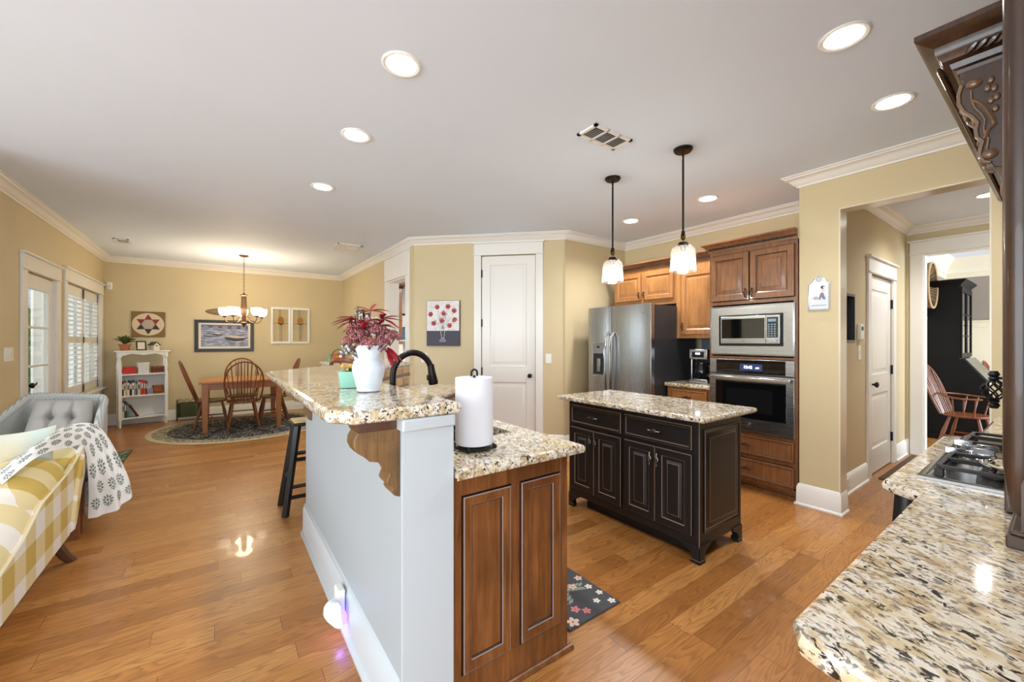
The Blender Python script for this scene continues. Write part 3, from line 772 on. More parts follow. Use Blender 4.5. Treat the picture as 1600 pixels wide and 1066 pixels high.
# ------------------------------------------------------------------ black island
isl = thing('kitchen_island', 'black distressed island cabinet with two drawers and four doors', 'kitchen island', (2.63,1.9,0))
IX0, IX1, IY0, IY1 = 2.375, 2.905, 1.335, 2.47
obj('body', MB().box(IX0,IX1,IY0,IY1,.10,.884), [MBLACK], isl, bevel=.003)
I = FR(IX0, IY1, 0, -90); IW = IY1-IY0
for i in range(2):
    x = .035+i*.545
    mb = MB(I); mb.nest(.515,.15,[(0,-.001),(0,-.014),(.004,-.02,1),(.016,-.02),(.019,-.015,1),(.026,-.012),(.03,-.012)], x=x, z=.695)
    d = obj('drawer', mb, WBL, isl)
    birdcage(I @ Matrix.Translation((x+.2575,-.014,.77)), d, MPEWTER, False, .09)
    for j in range(2):
        xx = x+j*.2605
        mb = MB(I); w = .2545; r = .05
        mb.nest(w,.50,[(0,-.001),(0,-.016),(.003,-.02,1),(r-.004,-.02),(r,-.016,1),(r+.014,-.010),(r+.022,-.010),(r+.036,-.018),(r+.0385,-.0185,1)], x=xx, z=.165)
        d = obj('door', mb, WBL, isl)
        birdcage(I @ Matrix.Translation((xx+(w-.024 if j == 0 else .024),-.02,.585)), d, MPEWTER, True, .085)
E2 = FR(IX0, IY0, 0, 0); EW = IX1-IX0
mb = MB(E2); mb.nest(EW-.09,.64,[(0,-.001),(.0,-.008),(.003,-.01,1),(.016,-.004),(.02,-.003,1),(.03,-.003),(.055,-.010),(.058,-.0105,1)], False, True, .05, .18)
obj('end_panel', mb, WBL, isl)
obj('corner_edge', MB().box(IX0-.002,IX0+.002,IY0-.002,IY0+.002,.10,.88), MWORN, isl)
def bracket_foot(x, y, sx, sy, th=.03):
    mb = MB()
    prof = [(0,0),(.055,0),(.055,.022),(.045,.03),(.05,.05),(.075,.078),(.11,.09),(.125,.098),(.125,.112),(0,.112)]
    a = [(x+sx*p, z) for p, z in prof]; b = [(y+sy*p, z) for p, z in prof]
    mb.prism(a, y-sy*.008, y+sy*th, 'xz'); mb.prism(b, x-sx*.008, x+sx*th, 'yz')
    mb.m = 1
    mb.box(x-sx*.010, x+sx*.056, y-sy*.0095, y-sy*.008, .021, .024); mb.box(x-sx*.0095, x-sx*.008, y-sy*.01, y+sy*.056, .021, .024)
    return obj('bracket_foot', mb, WBL, isl, bevel=.002)
for x, sx in ((IX0,1),(IX1,-1)):
    for y, sy in ((IY0,1),(IY1,-1)): bracket_foot(x, y, sx, sy)
obj('plinth', MB().box(IX0+.09,IX1-.09,IY0+.12,IY1-.12,.0,.10), MBLACK, isl)

# ------------------------------------------------------------------ peninsula base cabinet
pc = thing('peninsula_cabinet', 'stained wood peninsula cabinet with two raised end panels', 'cabinet', (.97,1.6,0))
mb = MB()
mb.box(.684,1.25,1.325,1.345,.0,.879)
obj('end_board', mb, MPANEL, pc)
mb = MB()
for a, b in (((1.25,1.325),(1.25,2.885)),((1.25,2.885),(2.0,3.635)),((2.0,3.635),(1.60,4.035))):
    A = Vector(a); Bv = Vector(b); d = (Bv-A).normalized(); nn = Vector((-d.y,d.x))*.02
    mb.prism([tuple(A),tuple(Bv),tuple(Bv+nn),tuple(A+nn)], .0, .879)
obj('front_frame', mb, MPANEL, pc)
for k in range(2):
    A = FR(1.25+.05+k*.33, 2.885+.05+k*.33, 0, 45)
    A = FR(1.29+k*.34, 2.925+k*.34, .0, 45)
    rdoor(A @ Matrix.Translation((.0,-.001,.12)), .44, .55, WB, pc)
    mb = MB(A); mb.nest(.44,.15,[(0,-.001),(0,-.018),(.004,-.02,1),(.03,-.02)], z=.70); obj('drawer', mb, WB, pc)
Ep = FR(.684, 1.325, 0, 0)
mb = MB(Ep); mb.box(0,.035,-.012,0,.0,.879).box(.526,.566,-.012,0,0,.879).box(.035,.526,-.012,0,.80,.879).box(.035,.526,-.012,0,0,.135).box(.262,.302,-.012,0,.135,.80)
obj('end_frame', mb, MPANEL, pc, bevel=.0015)
WP = [MPANEL, MGLINT, mat('dark_panel_groove', (52,28,14), .4)]
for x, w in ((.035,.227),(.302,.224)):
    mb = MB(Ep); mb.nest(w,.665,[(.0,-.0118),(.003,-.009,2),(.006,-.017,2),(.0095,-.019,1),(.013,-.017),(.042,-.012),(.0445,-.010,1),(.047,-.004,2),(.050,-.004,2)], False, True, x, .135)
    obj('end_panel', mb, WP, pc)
obj('shoe_moulding', MB(Ep).tube([(.0,-.016,.008),(.59,-.016,.008)], .015, 10).box(.0,.59,-.02,0,0,.012), MPANEL, pc)

# corbels under the bar
def corbel(y, w, label):
    pr = [(0,0),(0,-.27),(-.018,-.262),(-.028,-.246),(-.022,-.234),(-.036,-.226),(-.044,-.212),(-.040,-.200),(-.034,-.188),(-.05,-.158),(-.075,-.140),(-.10,-.134),(-.116,-.118),(-.140,-.100),(-.150,-.078),(-.148,-.056),(-.138,-.040),(-.152,-.036),(-.156,-.022),(-.170,-.012),(-.172,0)]
    c = thing('corbel', label, 'corbel', (.40,y+w/2,.84))
    mb = MB(Matrix.Translation((.494,0,1.111))); mb.prism(pr[1:17]+[(-.138,-.036),(0,-.036)], y, y+w, 'xz'); obj('bracket', mb, MCORB, c, bevel=.002)
    mb = MB(Matrix.Translation((.494,0,1.111))); mb.prism([(0,-.036),(-.130,-.036),(-.140,-.034),(-.144,-.022),(-.154,-.012),(-.156,0),(0,0)], y-.004, y+w+.004, 'xz'); obj('cap_moulding', mb, MDARKW, c)
corbel(1.335, .09, 'carved wooden corbel at the near end of the bar, under its clipped corner')
corbel(2.95, .09, 'far wooden corbel under the bar beside the black stool')

# sink and faucet
sk = thing('kitchen_sink', 'dark composite double sink set in the lower counter', 'sink', (.97,1.99,.69))
MSK = mat('dark_sink_composite', (58,50,46), .4)
mb = MB(); g = .004
def bowl(y0, y1):
    x0, x1 = HX0+.012, HX1-.012; t = .008
    mb.box(x0,x1,y0,y1,.69,.70); mb.box(x0,x0+t,y0,y1,.70,.878); mb.box(x1-t,x1,y0,y1,.70,.878); mb.box(x0,x1,y0,y0+t,.70,.878); mb.box(x0,x1,y1-t,y1,.70,.878)
bowl(HY0+.012, 1.98); bowl(2.0, HY1-.012)
obj('bowls', mb, MSK, sk)
obj('divider_edge', MB().box(HX0+.012,HX1-.012,1.978,2.002,.866,.876), MSTEEL, sk)
for y in (1.80,2.18):
    mb = MB(); mb.lathe([(.045,0),(.045,.003),(.03,.004),(.03,.002)], (.97,y,.70), 20); obj('drain', mb, MSTEEL, sk)
fc = thing('kitchen_faucet', 'dark bronze gooseneck faucet with pull-down spray head', 'faucet', (.725,2.06,.921))
mb = MB(); mb.lathe([(.03,0),(.03,.012),(.022,.02),(.019,.06),(.017,.07)], (.725,2.06,.921), 18); obj('base', mb, MBRONZE, fc)
pts = [(.725,2.06,.95),(.725,2.06,1.19)] + [(.725+.105-.105*math.cos(R(a)), 2.06-.02*a/180, 1.19+.118*math.sin(R(a))) for a in range(15,171,12)]
obj('gooseneck', MB().tube(pts, .0165, 12), MBRONZE, fc)
e = Vector(pts[-1]); mb = MB(); mb.tube([e+Vector((0,0,.01)), e+Vector((.006,0,-.03)), e+Vector((.014,-.002,-.085)), e+Vector((.016,-.002,-.098))], [.018,.020,.027,.024], 14); sh = obj('spray_head', mb, MBRONZE, fc)
obj('spray_button', MB().box(e.x-.022,e.x-.006,e.y-.014,e.y+.006,e.z-.075,e.z-.045), MBLK, sh, bevel=.003)
mb = MB(); mb.tube([(.725,2.06,.98),(.725,2.10,.99),(.74,2.15,1.03)], [.011,.009,.007], 8); obj('lever', mb, MBRONZE, fc)

# paper towel roll on its holder
pt = thing('paper_towel_holder', 'black wire paper towel holder on the lower counter', 'paper towel holder', (.845,1.475,.921))
cx, cy = .868, 1.475
mb = MB(); mb.tube([(cx+.082*math.cos(a*math.pi/14),cy+.082*math.sin(a*math.pi/14),.932) for a in range(28)], .005, 6, True)
mb.tube([(cx+.07*math.cos(a*math.pi/14),cy+.07*math.sin(a*math.pi/14),.938) for a in range(28)], .004, 6, True)
for a in (45,135,225,315): mb.ball((cx+.088*math.cos(R(a)),cy+.088*math.sin(R(a)),.931),.010,8,6)
mb.tube([(cx-.08,cy,.934),(cx+.08,cy,.934)], .004, 6); mb.tube([(cx,cy-.08,.934),(cx,cy+.08,.934)], .004, 6)
obj('base', mb, MIRON, pt)
mb = MB(); mb.cyl((cx,cy,.934),(cx,cy,1.225),.006,n=8); mb.tube([(cx-.014,cy,1.222)]+[(cx-.014*math.cos(R(a)),cy,1.236+.014*math.sin(R(a))) for a in range(0,181,30)]+[(cx+.014,cy,1.222)], .0045, 6)
obj('post', mb, MIRON, pt)
mb = MB()
N = 40
mb.lathe([(.018,.0),(.078,.0),(.0795,.004),(.0795,.271),(.078,.275),(.018,.275),(.018,.0)], (cx,cy,.942), N, False)
mpt = mat('embossed_paper', (224,224,230), .95); t = NT(mpt); t.bump(t.noise(t.coord(), 260, 2), .35, .002)
solo('paper_towel_roll', mb, mpt, 'white paper towel roll standing on the black wire holder', 'paper towels')

# ------------------------------------------------------------------ pitcher with flowers, teal planter
px, py, pz = .515, 1.76, 1.1565
pi = thing('pitcher', 'white ceramic pitcher holding red and purple flowers', 'pitcher', (px,py,pz))
def pit(u, v):
    prof = [(.046,0),(.050,.004),(.049,.012),(.058,.05),(.067,.085),(.068,.105),(.062,.125),(.051,.142),(.047,.158),(.050,.178),(.056,.196)]
    k = u*(len(prof)-1); i = min(int(k), len(prof)-2); f = k-i
    r = prof[i][0]*(1-f)+prof[i+1][0]*f; z = prof[i][1]*(1-f)+prof[i+1][1]*f
    a = 2*math.pi*v
    lip = max(0, (u-.72)/.28)
    ex = 1 + .35*lip*max(0, math.cos(a-R(-38)))**6
    z += lip*.014*(math.cos(a-R(-38))) + lip*.004*math.cos(5*a)
    r *= 1+.012*math.cos(10*a)*(1 if .1 < u < .6 else 0)
    return (px+r*ex*math.cos(a), py+r*ex*math.sin(a), pz+z)
mb = MB(); mb.grid(pit, 30, 40); mb.add([pit(0,j/40) for j in range(40)], [tuple(range(40))])
obj('body', mb, MCERAM, pi, mods=lambda o: setattr(o.modifiers.new('s','SOLIDIFY'), 'thickness', -.003))
ca, sa = math.cos(R(110)), math.sin(R(110))
mb = MB(); mb.tube([(px+d*ca,py+d*sa,pz+z) for d, z in ((.046,.176),(.066,.184),(.086,.17),(.09,.14),(.078,.108),(.064,.092))], [.007,.008,.008,.008,.007,.006], 10)
obj('handle', mb, MCERAM, pi)
MSED = [plain('sedum_mauve', (142,84,84)), plain('sedum_rose', (168,112,104)), plain('sedum_plum', (104,52,66))]
MSTEM = plain('plum_stem', (112,66,78)); MLEAFR = plain('crimson_leaf', (150,26,40), .4); MLEAFG = plain('grey_green_leaf', (98,104,84), .6)
top = Vector((px,py,pz+.155))
right = Vector((.811,-.585,0)); fwd = Vector((.585,.811,0))
def at(a, b, c): return top + right*a + fwd*b + Vector((0,0,c))
heads = [((-.055,0,.10),.040,'upper left'),((-.005,.01,.125),.042,'top centre'),((.045,-.01,.10),.036,'centre right'),((.092,-.005,.07),.046,'large far right'),((-.02,-.045,.07),.044,'front centre'),((-.075,-.02,.055),.030,'low left'),((.02,.06,.10),.038,'rear'),((.02,-.05,.045),.034,'low front'),((.062,-.03,.05),.034,'low right'),((-.045,.03,.06),.036,'rear left')]
for k, ((a, b, c), r, nm) in enumerate(heads):
    f = thing('sedum_flower', '%s dusty mauve flower cluster in the white pitcher' % nm, 'flower', tuple(at(a*.3,b*.3,-.02)), 0, 'mauve flower clusters in the pitcher')
    mb = MB(); h = at(a,b,c)
    mb.tube([at(a*.12,b*.12,-.10), at(a*.45,b*.45,.0), h+Vector((0,0,-r*.3))], .0032, 6)
    for q in range(7):
        d = Vector((random.uniform(-1,1),random.uniform(-1,1),.3)).normalized()*r*.7
        mb.tube([h+Vector((0,0,-r*.7)), h+d], .0016, 4)
    obj('stem', mb, MSTEM, f)
    mb = MB()
    for q in range(300):
        d = Vector((random.gauss(0,1),random.gauss(0,1),abs(random.gauss(0,.8))-.15)).normalized()
        d = Vector((d.x*r,d.y*r,d.z*r*.75))*random.uniform(.8,1.05)
        mb.m = random.choice((0,0,1,1,2)); p = h+d; s_ = random.uniform(.0034,.0058)
        mb.add([p+Vector((s_,0,0)),p+Vector((-s_,0,0)),p+Vector((0,s_,0)),p+Vector((0,-s_,0)),p+Vector((0,0,s_)),p+Vector((0,0,-s_))],
               [(0,2,4),(2,1,4),(1,3,4),(3,0,4),(2,0,5),(1,2,5),(3,1,5),(0,3,5)])
    obj('flower_head', mb, MSED, f)
def blade(mb, p0, d, L, w, droop, tw=0):
    d = Vector(d).normalized(); s = d.cross(Vector((0,0,1))); s = s.normalized() if s.length > 1e-3 else Vector((1,0,0))
    pts = []; n = 7
    for i in range(n+1):
        t_ = i/n; p = Vector(p0)+d*L*t_+Vector((0,0,-droop*L*t_*t_)); ww = w*math.sin(math.pi*min(1,t_*.93+.07))**.8
        pts.append((p-s*ww, p+Vector((0,0,-ww*.35)), p+s*ww))
    vs = [q for tpl in pts for q in tpl]; fs = []
    for i in range(n):
        for j in range(2): fs.append((i*3+j,i*3+j+1,(i+1)*3+j+1,(i+1)*3+j))
    mb.add(vs, fs)
sprigs = [((-.05,0,.155),'drooping left',[(-1,.1,.15,.11),(-.9,-.3,.0,.09),(-.8,.2,.3,.10),(-.9,-.1,-.2,.08)]),((.0,.02,.19),'topmost',[(-.6,0,.4,.07),(.6,.1,.2,.08),(.2,.3,.6,.06),(.8,-.2,.1,.07),(-.7,.3,.1,.06)]),
          ((.05,.01,.155),'bright red upper right',[(.9,0,.2,.09),(.7,.3,.4,.08),(.8,-.4,-.1,.09),(.3,-.5,.4,.07),(1,.2,-.2,.08)]),((.09,-.02,.03),'low right hanging',[(.8,0,-.5,.07),(.6,-.5,-.4,.07),(.9,.3,-.6,.06),(.3,-.3,-.8,.06)]),
          ((-.02,-.03,.135),'front red',[(-.5,-.5,.2,.08),(.2,-.6,.3,.08),(.5,-.4,.2,.08),(-.7,-.2,.2,.08)])]
for (a, b, c), nm, bl in sprigs:
    f = thing('leaf_sprig', '%s crimson pointed leaf sprig in the white pitcher' % nm, 'leaf sprig', tuple(at(a*.3,b*.3,-.02)), 0, 'crimson leaf sprigs in the pitcher')
    obj('stem', MB().tube([at(a*.1,b*.1,-.10), at(a*.5,b*.5,c*.4), at(a,b,c)], .0028, 6), MSTEM, f)
    mb = MB()
    for x, y, z, L in bl:
        d = right*x+fwd*y+Vector((0,0,z)); blade(mb, at(a,b,c), d, L*1.1, .014, .35)
        blade(mb, at(a*.8,b*.8,c*.8), right*x*.8+fwd*(y+.4)+Vector((0,0,z)), L*.9, .012, .4)
    obj('leaves', mb, MLEAFR, f)
f = thing('foliage_sprig', 'grey-green and pale blossom sprig at the lower left of the bouquet', 'leaf sprig', tuple(at(-.02,0,-.02)))
obj('stem', MB().tube([at(-.01,0,-.10), at(-.04,0,.0), at(-.075,-.01,.03)], .0025, 6), MSTEM, f)
mb = MB()
for q in range(26): blade(mb, at(-.07+random.uniform(-.03,.03),random.uniform(-.03,.03),.02+random.uniform(-.03,.04)), (random.uniform(-1,.4),random.uniform(-1,1),random.uniform(-.4,.6)), .04, .008, .3)
obj('leaves', mb, MLEAFG, f)
mb = MB()
for q in range(14): mb.ball(at(-.085+random.uniform(-.02,.025),-.03+random.uniform(-.02,.02),.01+random.uniform(-.02,.03)), random.uniform(.004,.007), 6, 4)
obj('blossoms', mb, plain('lilac_white', (196,190,204)), f)
pl = thing('planter_box', 'square mint green ceramic planter behind the white pitcher', 'planter', (.50,2.0,1.1565))
mb = MB(FR(.485,1.95,1.1565,-20)); mb.nest  # tapered square pot
mb.loops([[(-s_,-s_,z),(s_,-s_,z),(s_,s_,z),(-s_,s_,z)] for s_, z in ((.036,0),(.044,.075),(.038,.075),(.034,.055))])
obj('pot', mb, plain('mint_glaze', (142,198,178), .25), pl, bevel=.002)
mb = MB()
for q in range(34): blade(mb, (.485+random.uniform(-.02,.02),1.95+random.uniform(-.02,.02),1.225), (random.uniform(-1,1),random.uniform(-1,1),random.uniform(.3,1.3)), .035, .008, .2)
obj('plant', mb, plain('succulent_green', (120,128,60), .6), pl)
mb = MB()
for q in range(12): mb.ball((.485+random.uniform(-.035,.035),1.95+random.uniform(-.035,.035),1.245+random.uniform(-.008,.012)), .007, 6, 4)
obj('blossoms', mb, plain('golden_bloom', (214,170,74)), pl)

# ------------------------------------------------------------------ stools at the bar
MBAM = wood('bamboo_seat', (196,166,110), (214,188,136), 'x', .5)
st = thing('bar_stool', 'black wooden bar stool at the far end of the bar wall', 'stool', (.62,3.62,0))
mb = MB(); mb.box(.455,.79,3.55,3.80,.70,.722); obj('seat', mb, MBLK, st, bevel=.008)
obj('seat_mat', MB().box(.47,.775,3.565,3.785,.7225,.732), MBAM, st, bevel=.003)
def leg4(name, p, q, w, m, parent): 
    return obj(name, MB().tube([p,q], [w,w], 4), m, parent, flat=True)
feet = {(0,0):(.41,3.58),(1,0):(.84,3.58),(0,1):(.41,3.86),(1,1):(.84,3.86)}
tops = {(0,0):(.50,3.60),(1,0):(.75,3.60),(0,1):(.50,3.76),(1,1):(.75,3.76)}
def onleg(k, z):
    f_, t_ = feet[k], tops[k]; a = z/.70
    return (f_[0]+(t_[0]-f_[0])*a, f_[1]+(t_[1]-f_[1])*a, z)
for k in feet: leg4('leg', (*feet[k],0), (*tops[k],.70), .026, MBLK, st)
for z, ks in ((.43,((0,0),(1,0))),(.14,((0,0),(1,0))),(.28,((0,0),(0,1))),(.28,((1,0),(1,1))),(.43,((0,1),(1,1))),(.14,((0,1),(1,1)))):
    leg4('rung', onleg(ks[0],z), onleg(ks[1],z), .016, MBLK, st)
# wooden stool whose curved back rail shows over the bar
s2 = thing('wooden_bar_stool', 'reddish wooden bar stool whose curved back rail shows behind the teal planter', 'stool', (1.12,4.75,0))
mb = MB(); mb.lathe([(.17,.70),(.19,.71),(.19,.735),(.17,.745)], (1.20,4.80,0), 24); obj('seat', mb, MCHAIR, s2)
for a in (45,135,225,315):
    c_, s_ = math.cos(R(a)), math.sin(R(a)); obj('leg', MB().tube([(1.20+.23*c_,4.80+.23*s_,0),(1.20+.14*c_,4.80+.14*s_,.70)],[.016,.021],8), MCHAIR, s2)
for z in (.25,):
    obj('rung', MB().tube([(1.20+.195*math.cos(R(a)),4.80+.195*math.sin(R(a)),z) for a in (45,135,225,315)], .011, 6, True), MCHAIR, s2)
arcp = [(1.20+.20*math.cos(R(a)),4.80+.20*math.sin(R(a)),1.02+.145*math.sin(R((a-120)/210*180))) for a in range(120,331,15)]
obj('back_rail', MB().tube(arcp, .020, 8, flat=1.4), MCHAIR, s2)
for i in range(1,14,3): obj('spindle', MB().cyl(arcp[i],(1.20+.16*math.cos(R(120+15*i)),4.80+.16*math.sin(R(120+15*i)),.74),.009,n=6), MCHAIR, s2)

# ------------------------------------------------------------------ pendants over the island
def pendant(x, y, label):
    p = thing('pendant_light', label, 'pendant light', (x,y,1.86), 0, 'glass pendant lights over the island')
    mb = MB(); mb.lathe([(.0,CH-.001),(.065,CH-.001),(.065,CH-.012),(.055,CH-.024),(.0,CH-.026)][::-1], (x,y,0), 24); obj('canopy', mb, MBRONZE, p)
    mb = MB(); mb.cyl((x,y,2.655),(x,y,2.725),.006,n=8); mb.tube([(x+.009*math.cos(R(a)),y,2.69+.018*math.sin(R(a))) for a in range(0,360,30)],.003,5,True); obj('swivel', mb, MBRONZE, p)
    obj('rod', MB().cyl((x,y,2.15),(x,y,2.67),.0075,n=8), MBRONZE, p)
    mb = MB(); mb.box(x-.009,x+.009,y-.009,y+.009,2.12,2.155); mb.tube([(x+.022*math.cos(R(a)),y,2.118+.026*math.sin(R(a))) for a in range(0,360,30)],.0045,6,True)
    mb.m = 1; mb.box(x-.007,x+.007,y-.015,y+.015,2.10,2.125); mb.m = 0
    mb.lathe([(.012,2.075),(.03,2.075),(.036,2.06),(.036,2.05)][::-1], (x,y,0), 18)
    obj('socket_cap', mb, [MBRONZE, plain('aged_brass', (150,116,60), .3, 1)], p)
    mb = MB(); mb.lathe([(.034,2.052),(.058,2.046),(.076,2.03),(.083,2.005),(.086,1.93),(.090,1.865),(.0885,1.865),(.0845,1.93),(.0815,2.005),(.0745,2.028),(.057,2.043),(.034,2.049)], (x,y,0), 36, False)
    mb.m = 0
    obj('glass_shade', mb, MSHADE, p)
    obj('bulb_holder', MB().cyl((x,y,2.01),(x,y,2.052),.015,.02,n=12), plain('pewter_holder', (90,88,86), .4, 1), p)
    mb = MB(); mb.lathe([(.010,2.01),(.014,1.995),(.024,1.965),(.025,1.945),(.016,1.915),(.004,1.908)], (x,y,0), 16); obj('bulb', mb, MBULB, p)
    d = bpy.data.lights.new('pendant_lamp', 'POINT'); d.energy = 3; d.color = (1,.94,.84); d.shadow_soft_size = .03
    o = bpy.data.objects.new('pendant_lamp', d); COL.objects.link(o); o.location = (x,y,1.89)
pendant(2.685, 2.27, 'farther glass pendant light hanging over the black island')
pendant(2.685, 1.63, 'nearer glass pendant light hanging over the black island')

# ------------------------------------------------------------------ recessed lights and vents
rl = [(.73,1.95,'recessed ceiling light nearest the camera over the bar'),(.735,2.80,'recessed ceiling light over the bar, second from the camera'),(.74,3.91,'recessed ceiling light over the far end of the bar'),(2.285,.604,'recessed ceiling light at upper right over the cooktop aisle'),
      (3.13,.604,'recessed ceiling light before the hall opening'),(3.813,2.958,'recessed ceiling light in front of the refrigerator'),(3.813,2.058,'recessed ceiling light in front of the oven cabinet'),(5.85,.46,'recessed ceiling light in the hallway')]
first = None
for x, y, lb in rl:
    if first is None:
        c = first = thing('recessed_light', lb, 'ceiling light', (0,0,0), 0, 'recessed ceiling lights')
        mb = MB(); mb.lathe([(.072,CH-.0005),(.095,CH-.0005),(.095,CH-.004),(.088,CH-.008),(.074,CH-.005),(.072,CH-.0005)], n=32, caps=False); obj('trim_ring', mb, MWHITE, c)
        obj('lens', MB().lathe([(.074,CH-.003),(.074,CH-.0008)], n=32), MLAMP, c)
        c.location = (x,y,0)
    else: c = dup(first, (x,y,0), 0, lb)
    d = bpy.data.lights.new('recessed_lamp', 'SPOT'); d.energy = 13 if x < 1 else 18 if y < 1 and x < 5 else 27 if x < 5 else 32; d.color = (.97,.97,1); d.spot_size = R(150); d.spot_blend = .8; d.shadow_soft_size = .07
    o = bpy.data.objects.new('recessed_lamp', d); COL.objects.link(o); o.location = (x,y,CH-.03)
def vent(x, y, w, h, rz, label, n=8, dark=True):
    v = thing('ceiling_vent', label, 'vent', (x,y,CH-.013), rz)
    M = FR(x,y,CH,rz)
    mb = MB(M); mb.box(-w/2,w/2,-h/2,-h/2+.022,-.012,-.001).box(-w/2,w/2,h/2-.022,h/2,-.012,-.001).box(-w/2,-w/2+.022,-h/2,h/2,-.012,-.001).box(w/2-.022,w/2,-h/2,h/2,-.012,-.001).box(-.06,-.05,-h/2,h/2,-.012,-.001).box(.05,.06,-h/2,h/2,-.012,-.001)
    obj('frame', mb, MWHITE, v)
    obj('backing', MB(M).box(-w/2+.02,w/2-.02,-h/2+.02,h/2-.02,-.003,-.001), plain('duct_dark', (60,58,56)) if dark else plain('duct_grey', (190,188,185)), v)
    for k in range(n):
        y0 = -h/2+.03+k*(h-.06)/(n-1)
        obj('slat', MB(M @ Matrix.Translation((0,y0,-.007)) @ Matrix.Rotation(R(40),4,'X')).box(-w/2+.02,w/2-.02,-.006,.006,-.0008,.0008), MWHITE, v)
vent(2.10, 1.84, .36, .17, 0, 'white ceiling register near the pendant lights')
vent(1.50, 6.25, .50, .34, 90, 'large white return air grille in the ceiling near the laundry doorway', 12, False)
vent(-1.08, 7.6, .28, .16, 90, 'small ceiling register near the breakfast window', 6)

# ------------------------------------------------------------------ wall plates
def plate(M, w, h, label, toggles=1, kind='switch', name=None):
    p = thing(name or ('light_switch' if kind == 'switch' else 'outlet'), label, kind, tuple(M.translation))
    obj('cover', MB(M).box(-w/2,w/2,-.006,-.0005,-h/2,h/2), MPLASTIC, p, bevel=.002)
    for k in range(toggles):
        x = (k-(toggles-1)/2)*.045
        if kind == 'switch': obj('rocker', MB(M).box(x-.008,x+.008,-.010,-.006,-.016,.016), MPLASTIC, p, bevel=.001)
        else:
            for z in (-.022,.022): obj('socket', MB(M).box(-.013,.013,-.008,-.006,z-.013,z+.013), plain('outlet_face', (222,218,206)), p, bevel=.001)
plate(FR(XL,5.54,1.25,90), .2, .125, 'wide white switch plate on the left wall beside the glazed door', 3)
plate(PM @ Matrix.Translation((-.364,0,1.146)), .075, .12, 'white switch plate right of the pantry door')
plate(PM @ Matrix.Translation((-2.025,0,1.147)), .085, .125, 'white switch plate below the poppy painting')
plate(FR(4.93,1.19,1.26,0), .075, .135, 'white switch plate in the hall below the alarm keypad')
plate(FR(4.53,1.173,.09,0), .07, .11, 'white outlet in the hall baseboard', 1, 'outlet')
al = thing('alarm_keypad', 'small white alarm keypad on the hall wall', 'keypad', (4.92,1.19,1.39))
obj('case', MB(FR(4.92,1.189,1.455,0)).box(-.055,.055,-.028,0,-.075,.075), MPLASTIC, al, bevel=.006)
obj('screen', MB(FR(4.92,1.189,1.455,0)).box(-.03,.03,-.030,-.028,.015,.05), plain('lcd_grey', (92,104,92)), al)
ms = thing('motion_sensor', 'small white motion sensor high in the breakfast room corner', 'sensor', (-1.45,YB,2.2))
obj('case', MB(FR(-1.455,YB,2.265,0)).box(-.035,.035,-.045,-.001,-.06,.06), MPLASTIC, ms, bevel=.01)
obj('lens', MB(FR(-1.455,YB,2.265,0)).box(-.02,.02,-.048,-.045,-.035,.01), plain('sensor_lens', (210,208,200), .3), ms)

# ------------------------------------------------------------------ cooktop, range cabinets, hood
rc = thing('range_base_cabinet', 'dark stained base cabinet run under the right foreground counter', 'cabinet', (2.3,-.05,0))
obj('body', MB().box(.77,1.775,-.34,.20,.1,.879).box(2.785,3.93,-.34,.20,.1,.879).box(.77,3.93,-.34,.12,0,.1), MHOOD, rc)
obj('bump_out', MB().box(1.775,2.785,-.34,.30,.1,.879), MBLACK, rc)
for x in (1.80,2.75): obj('turned_post', MB().lathe([(.03,0),(.034,.04),(.022,.06),(.03,.12),(.034,.3),(.028,.6),(.036,.78),(.03,.879)], (x,.312,0), 14), MBLACK, rc)
ct = thing('gas_cooktop', 'stainless gas cooktop with cast iron grates and steel knobs', 'cooktop', (2.3,.05,.921))
CX0, CX1, CY0, CY1 = 1.86, 2.765, -.215, .302
MPAN = mat('cooktop_steel', (150,148,146), .22, 1)
mb = MB(); mb.loops([[(CX0+i,CY0+i,z),(CX1-i,CY0+i,z),(CX1-i,CY1-i,z),(CX0+i,CY1-i,z)] for i, z in ((0,.9205),(0,.929),(.006,.932),(.02,.932),(.026,.928))])
obj('pan', mb, MPAN, ct)
def grate(x0, x1, y0, y1):
    mb = MB(); h0, h1 = .955, .967; w = .007
    for x in (x0,x1): mb.box(x-w,x+w,y0,y1,h0,h1)
    for y in (y0,y1): mb.box(x0,x1,y-w,y+w,h0,h1)
    xm = (x0+x1)/2; ym = (y0+y1)/2
    mb.box(x0,x1,ym-w,ym+w,h0,h1)
    for yy in ((y0+ym)/2,(y1+ym)/2):
        mb.box(x0,x0+(x1-x0)*.36,yy-w*.8,yy+w*.8,h0,h1+.003); mb.box(x1-(x1-x0)*.36,x1,yy-w*.8,yy+w*.8,h0,h1+.003)
    mb.box(xm-w*.8,xm+w*.8,y0,y0+(ym-y0)*.45,h0,h1+.003); mb.box(xm-w*.8,xm+w*.8,y1-(y1-ym)*.45,y1,h0,h1+.003)
    for x in (x0,x1):
        for y in (y0,y1): mb.box(x-.011,x+.011,y-.011,y+.011,.929,h0)
    return obj('grate', mb, MCAST, ct, bevel=.002)
grate(1.905,2.165,CY0+.03,.255); grate(2.46,2.72,CY0+.03,.255)
grate(2.20,2.43,CY0+.03,.10)
for x, y, r in ((2.035,.14,.04),(2.035,-.08,.032),(2.59,.14,.032),(2.59,-.08,.04),(2.315,-.04,.05)):
    mb = MB(); mb.lathe([(r*1.15,.930),(r*1.15,.938),(r*.9,.944),(r*.9,.950),(r*.6,.953),(.001,.953)], (x,y,0), 20); obj('burner', mb, MBLK, ct)
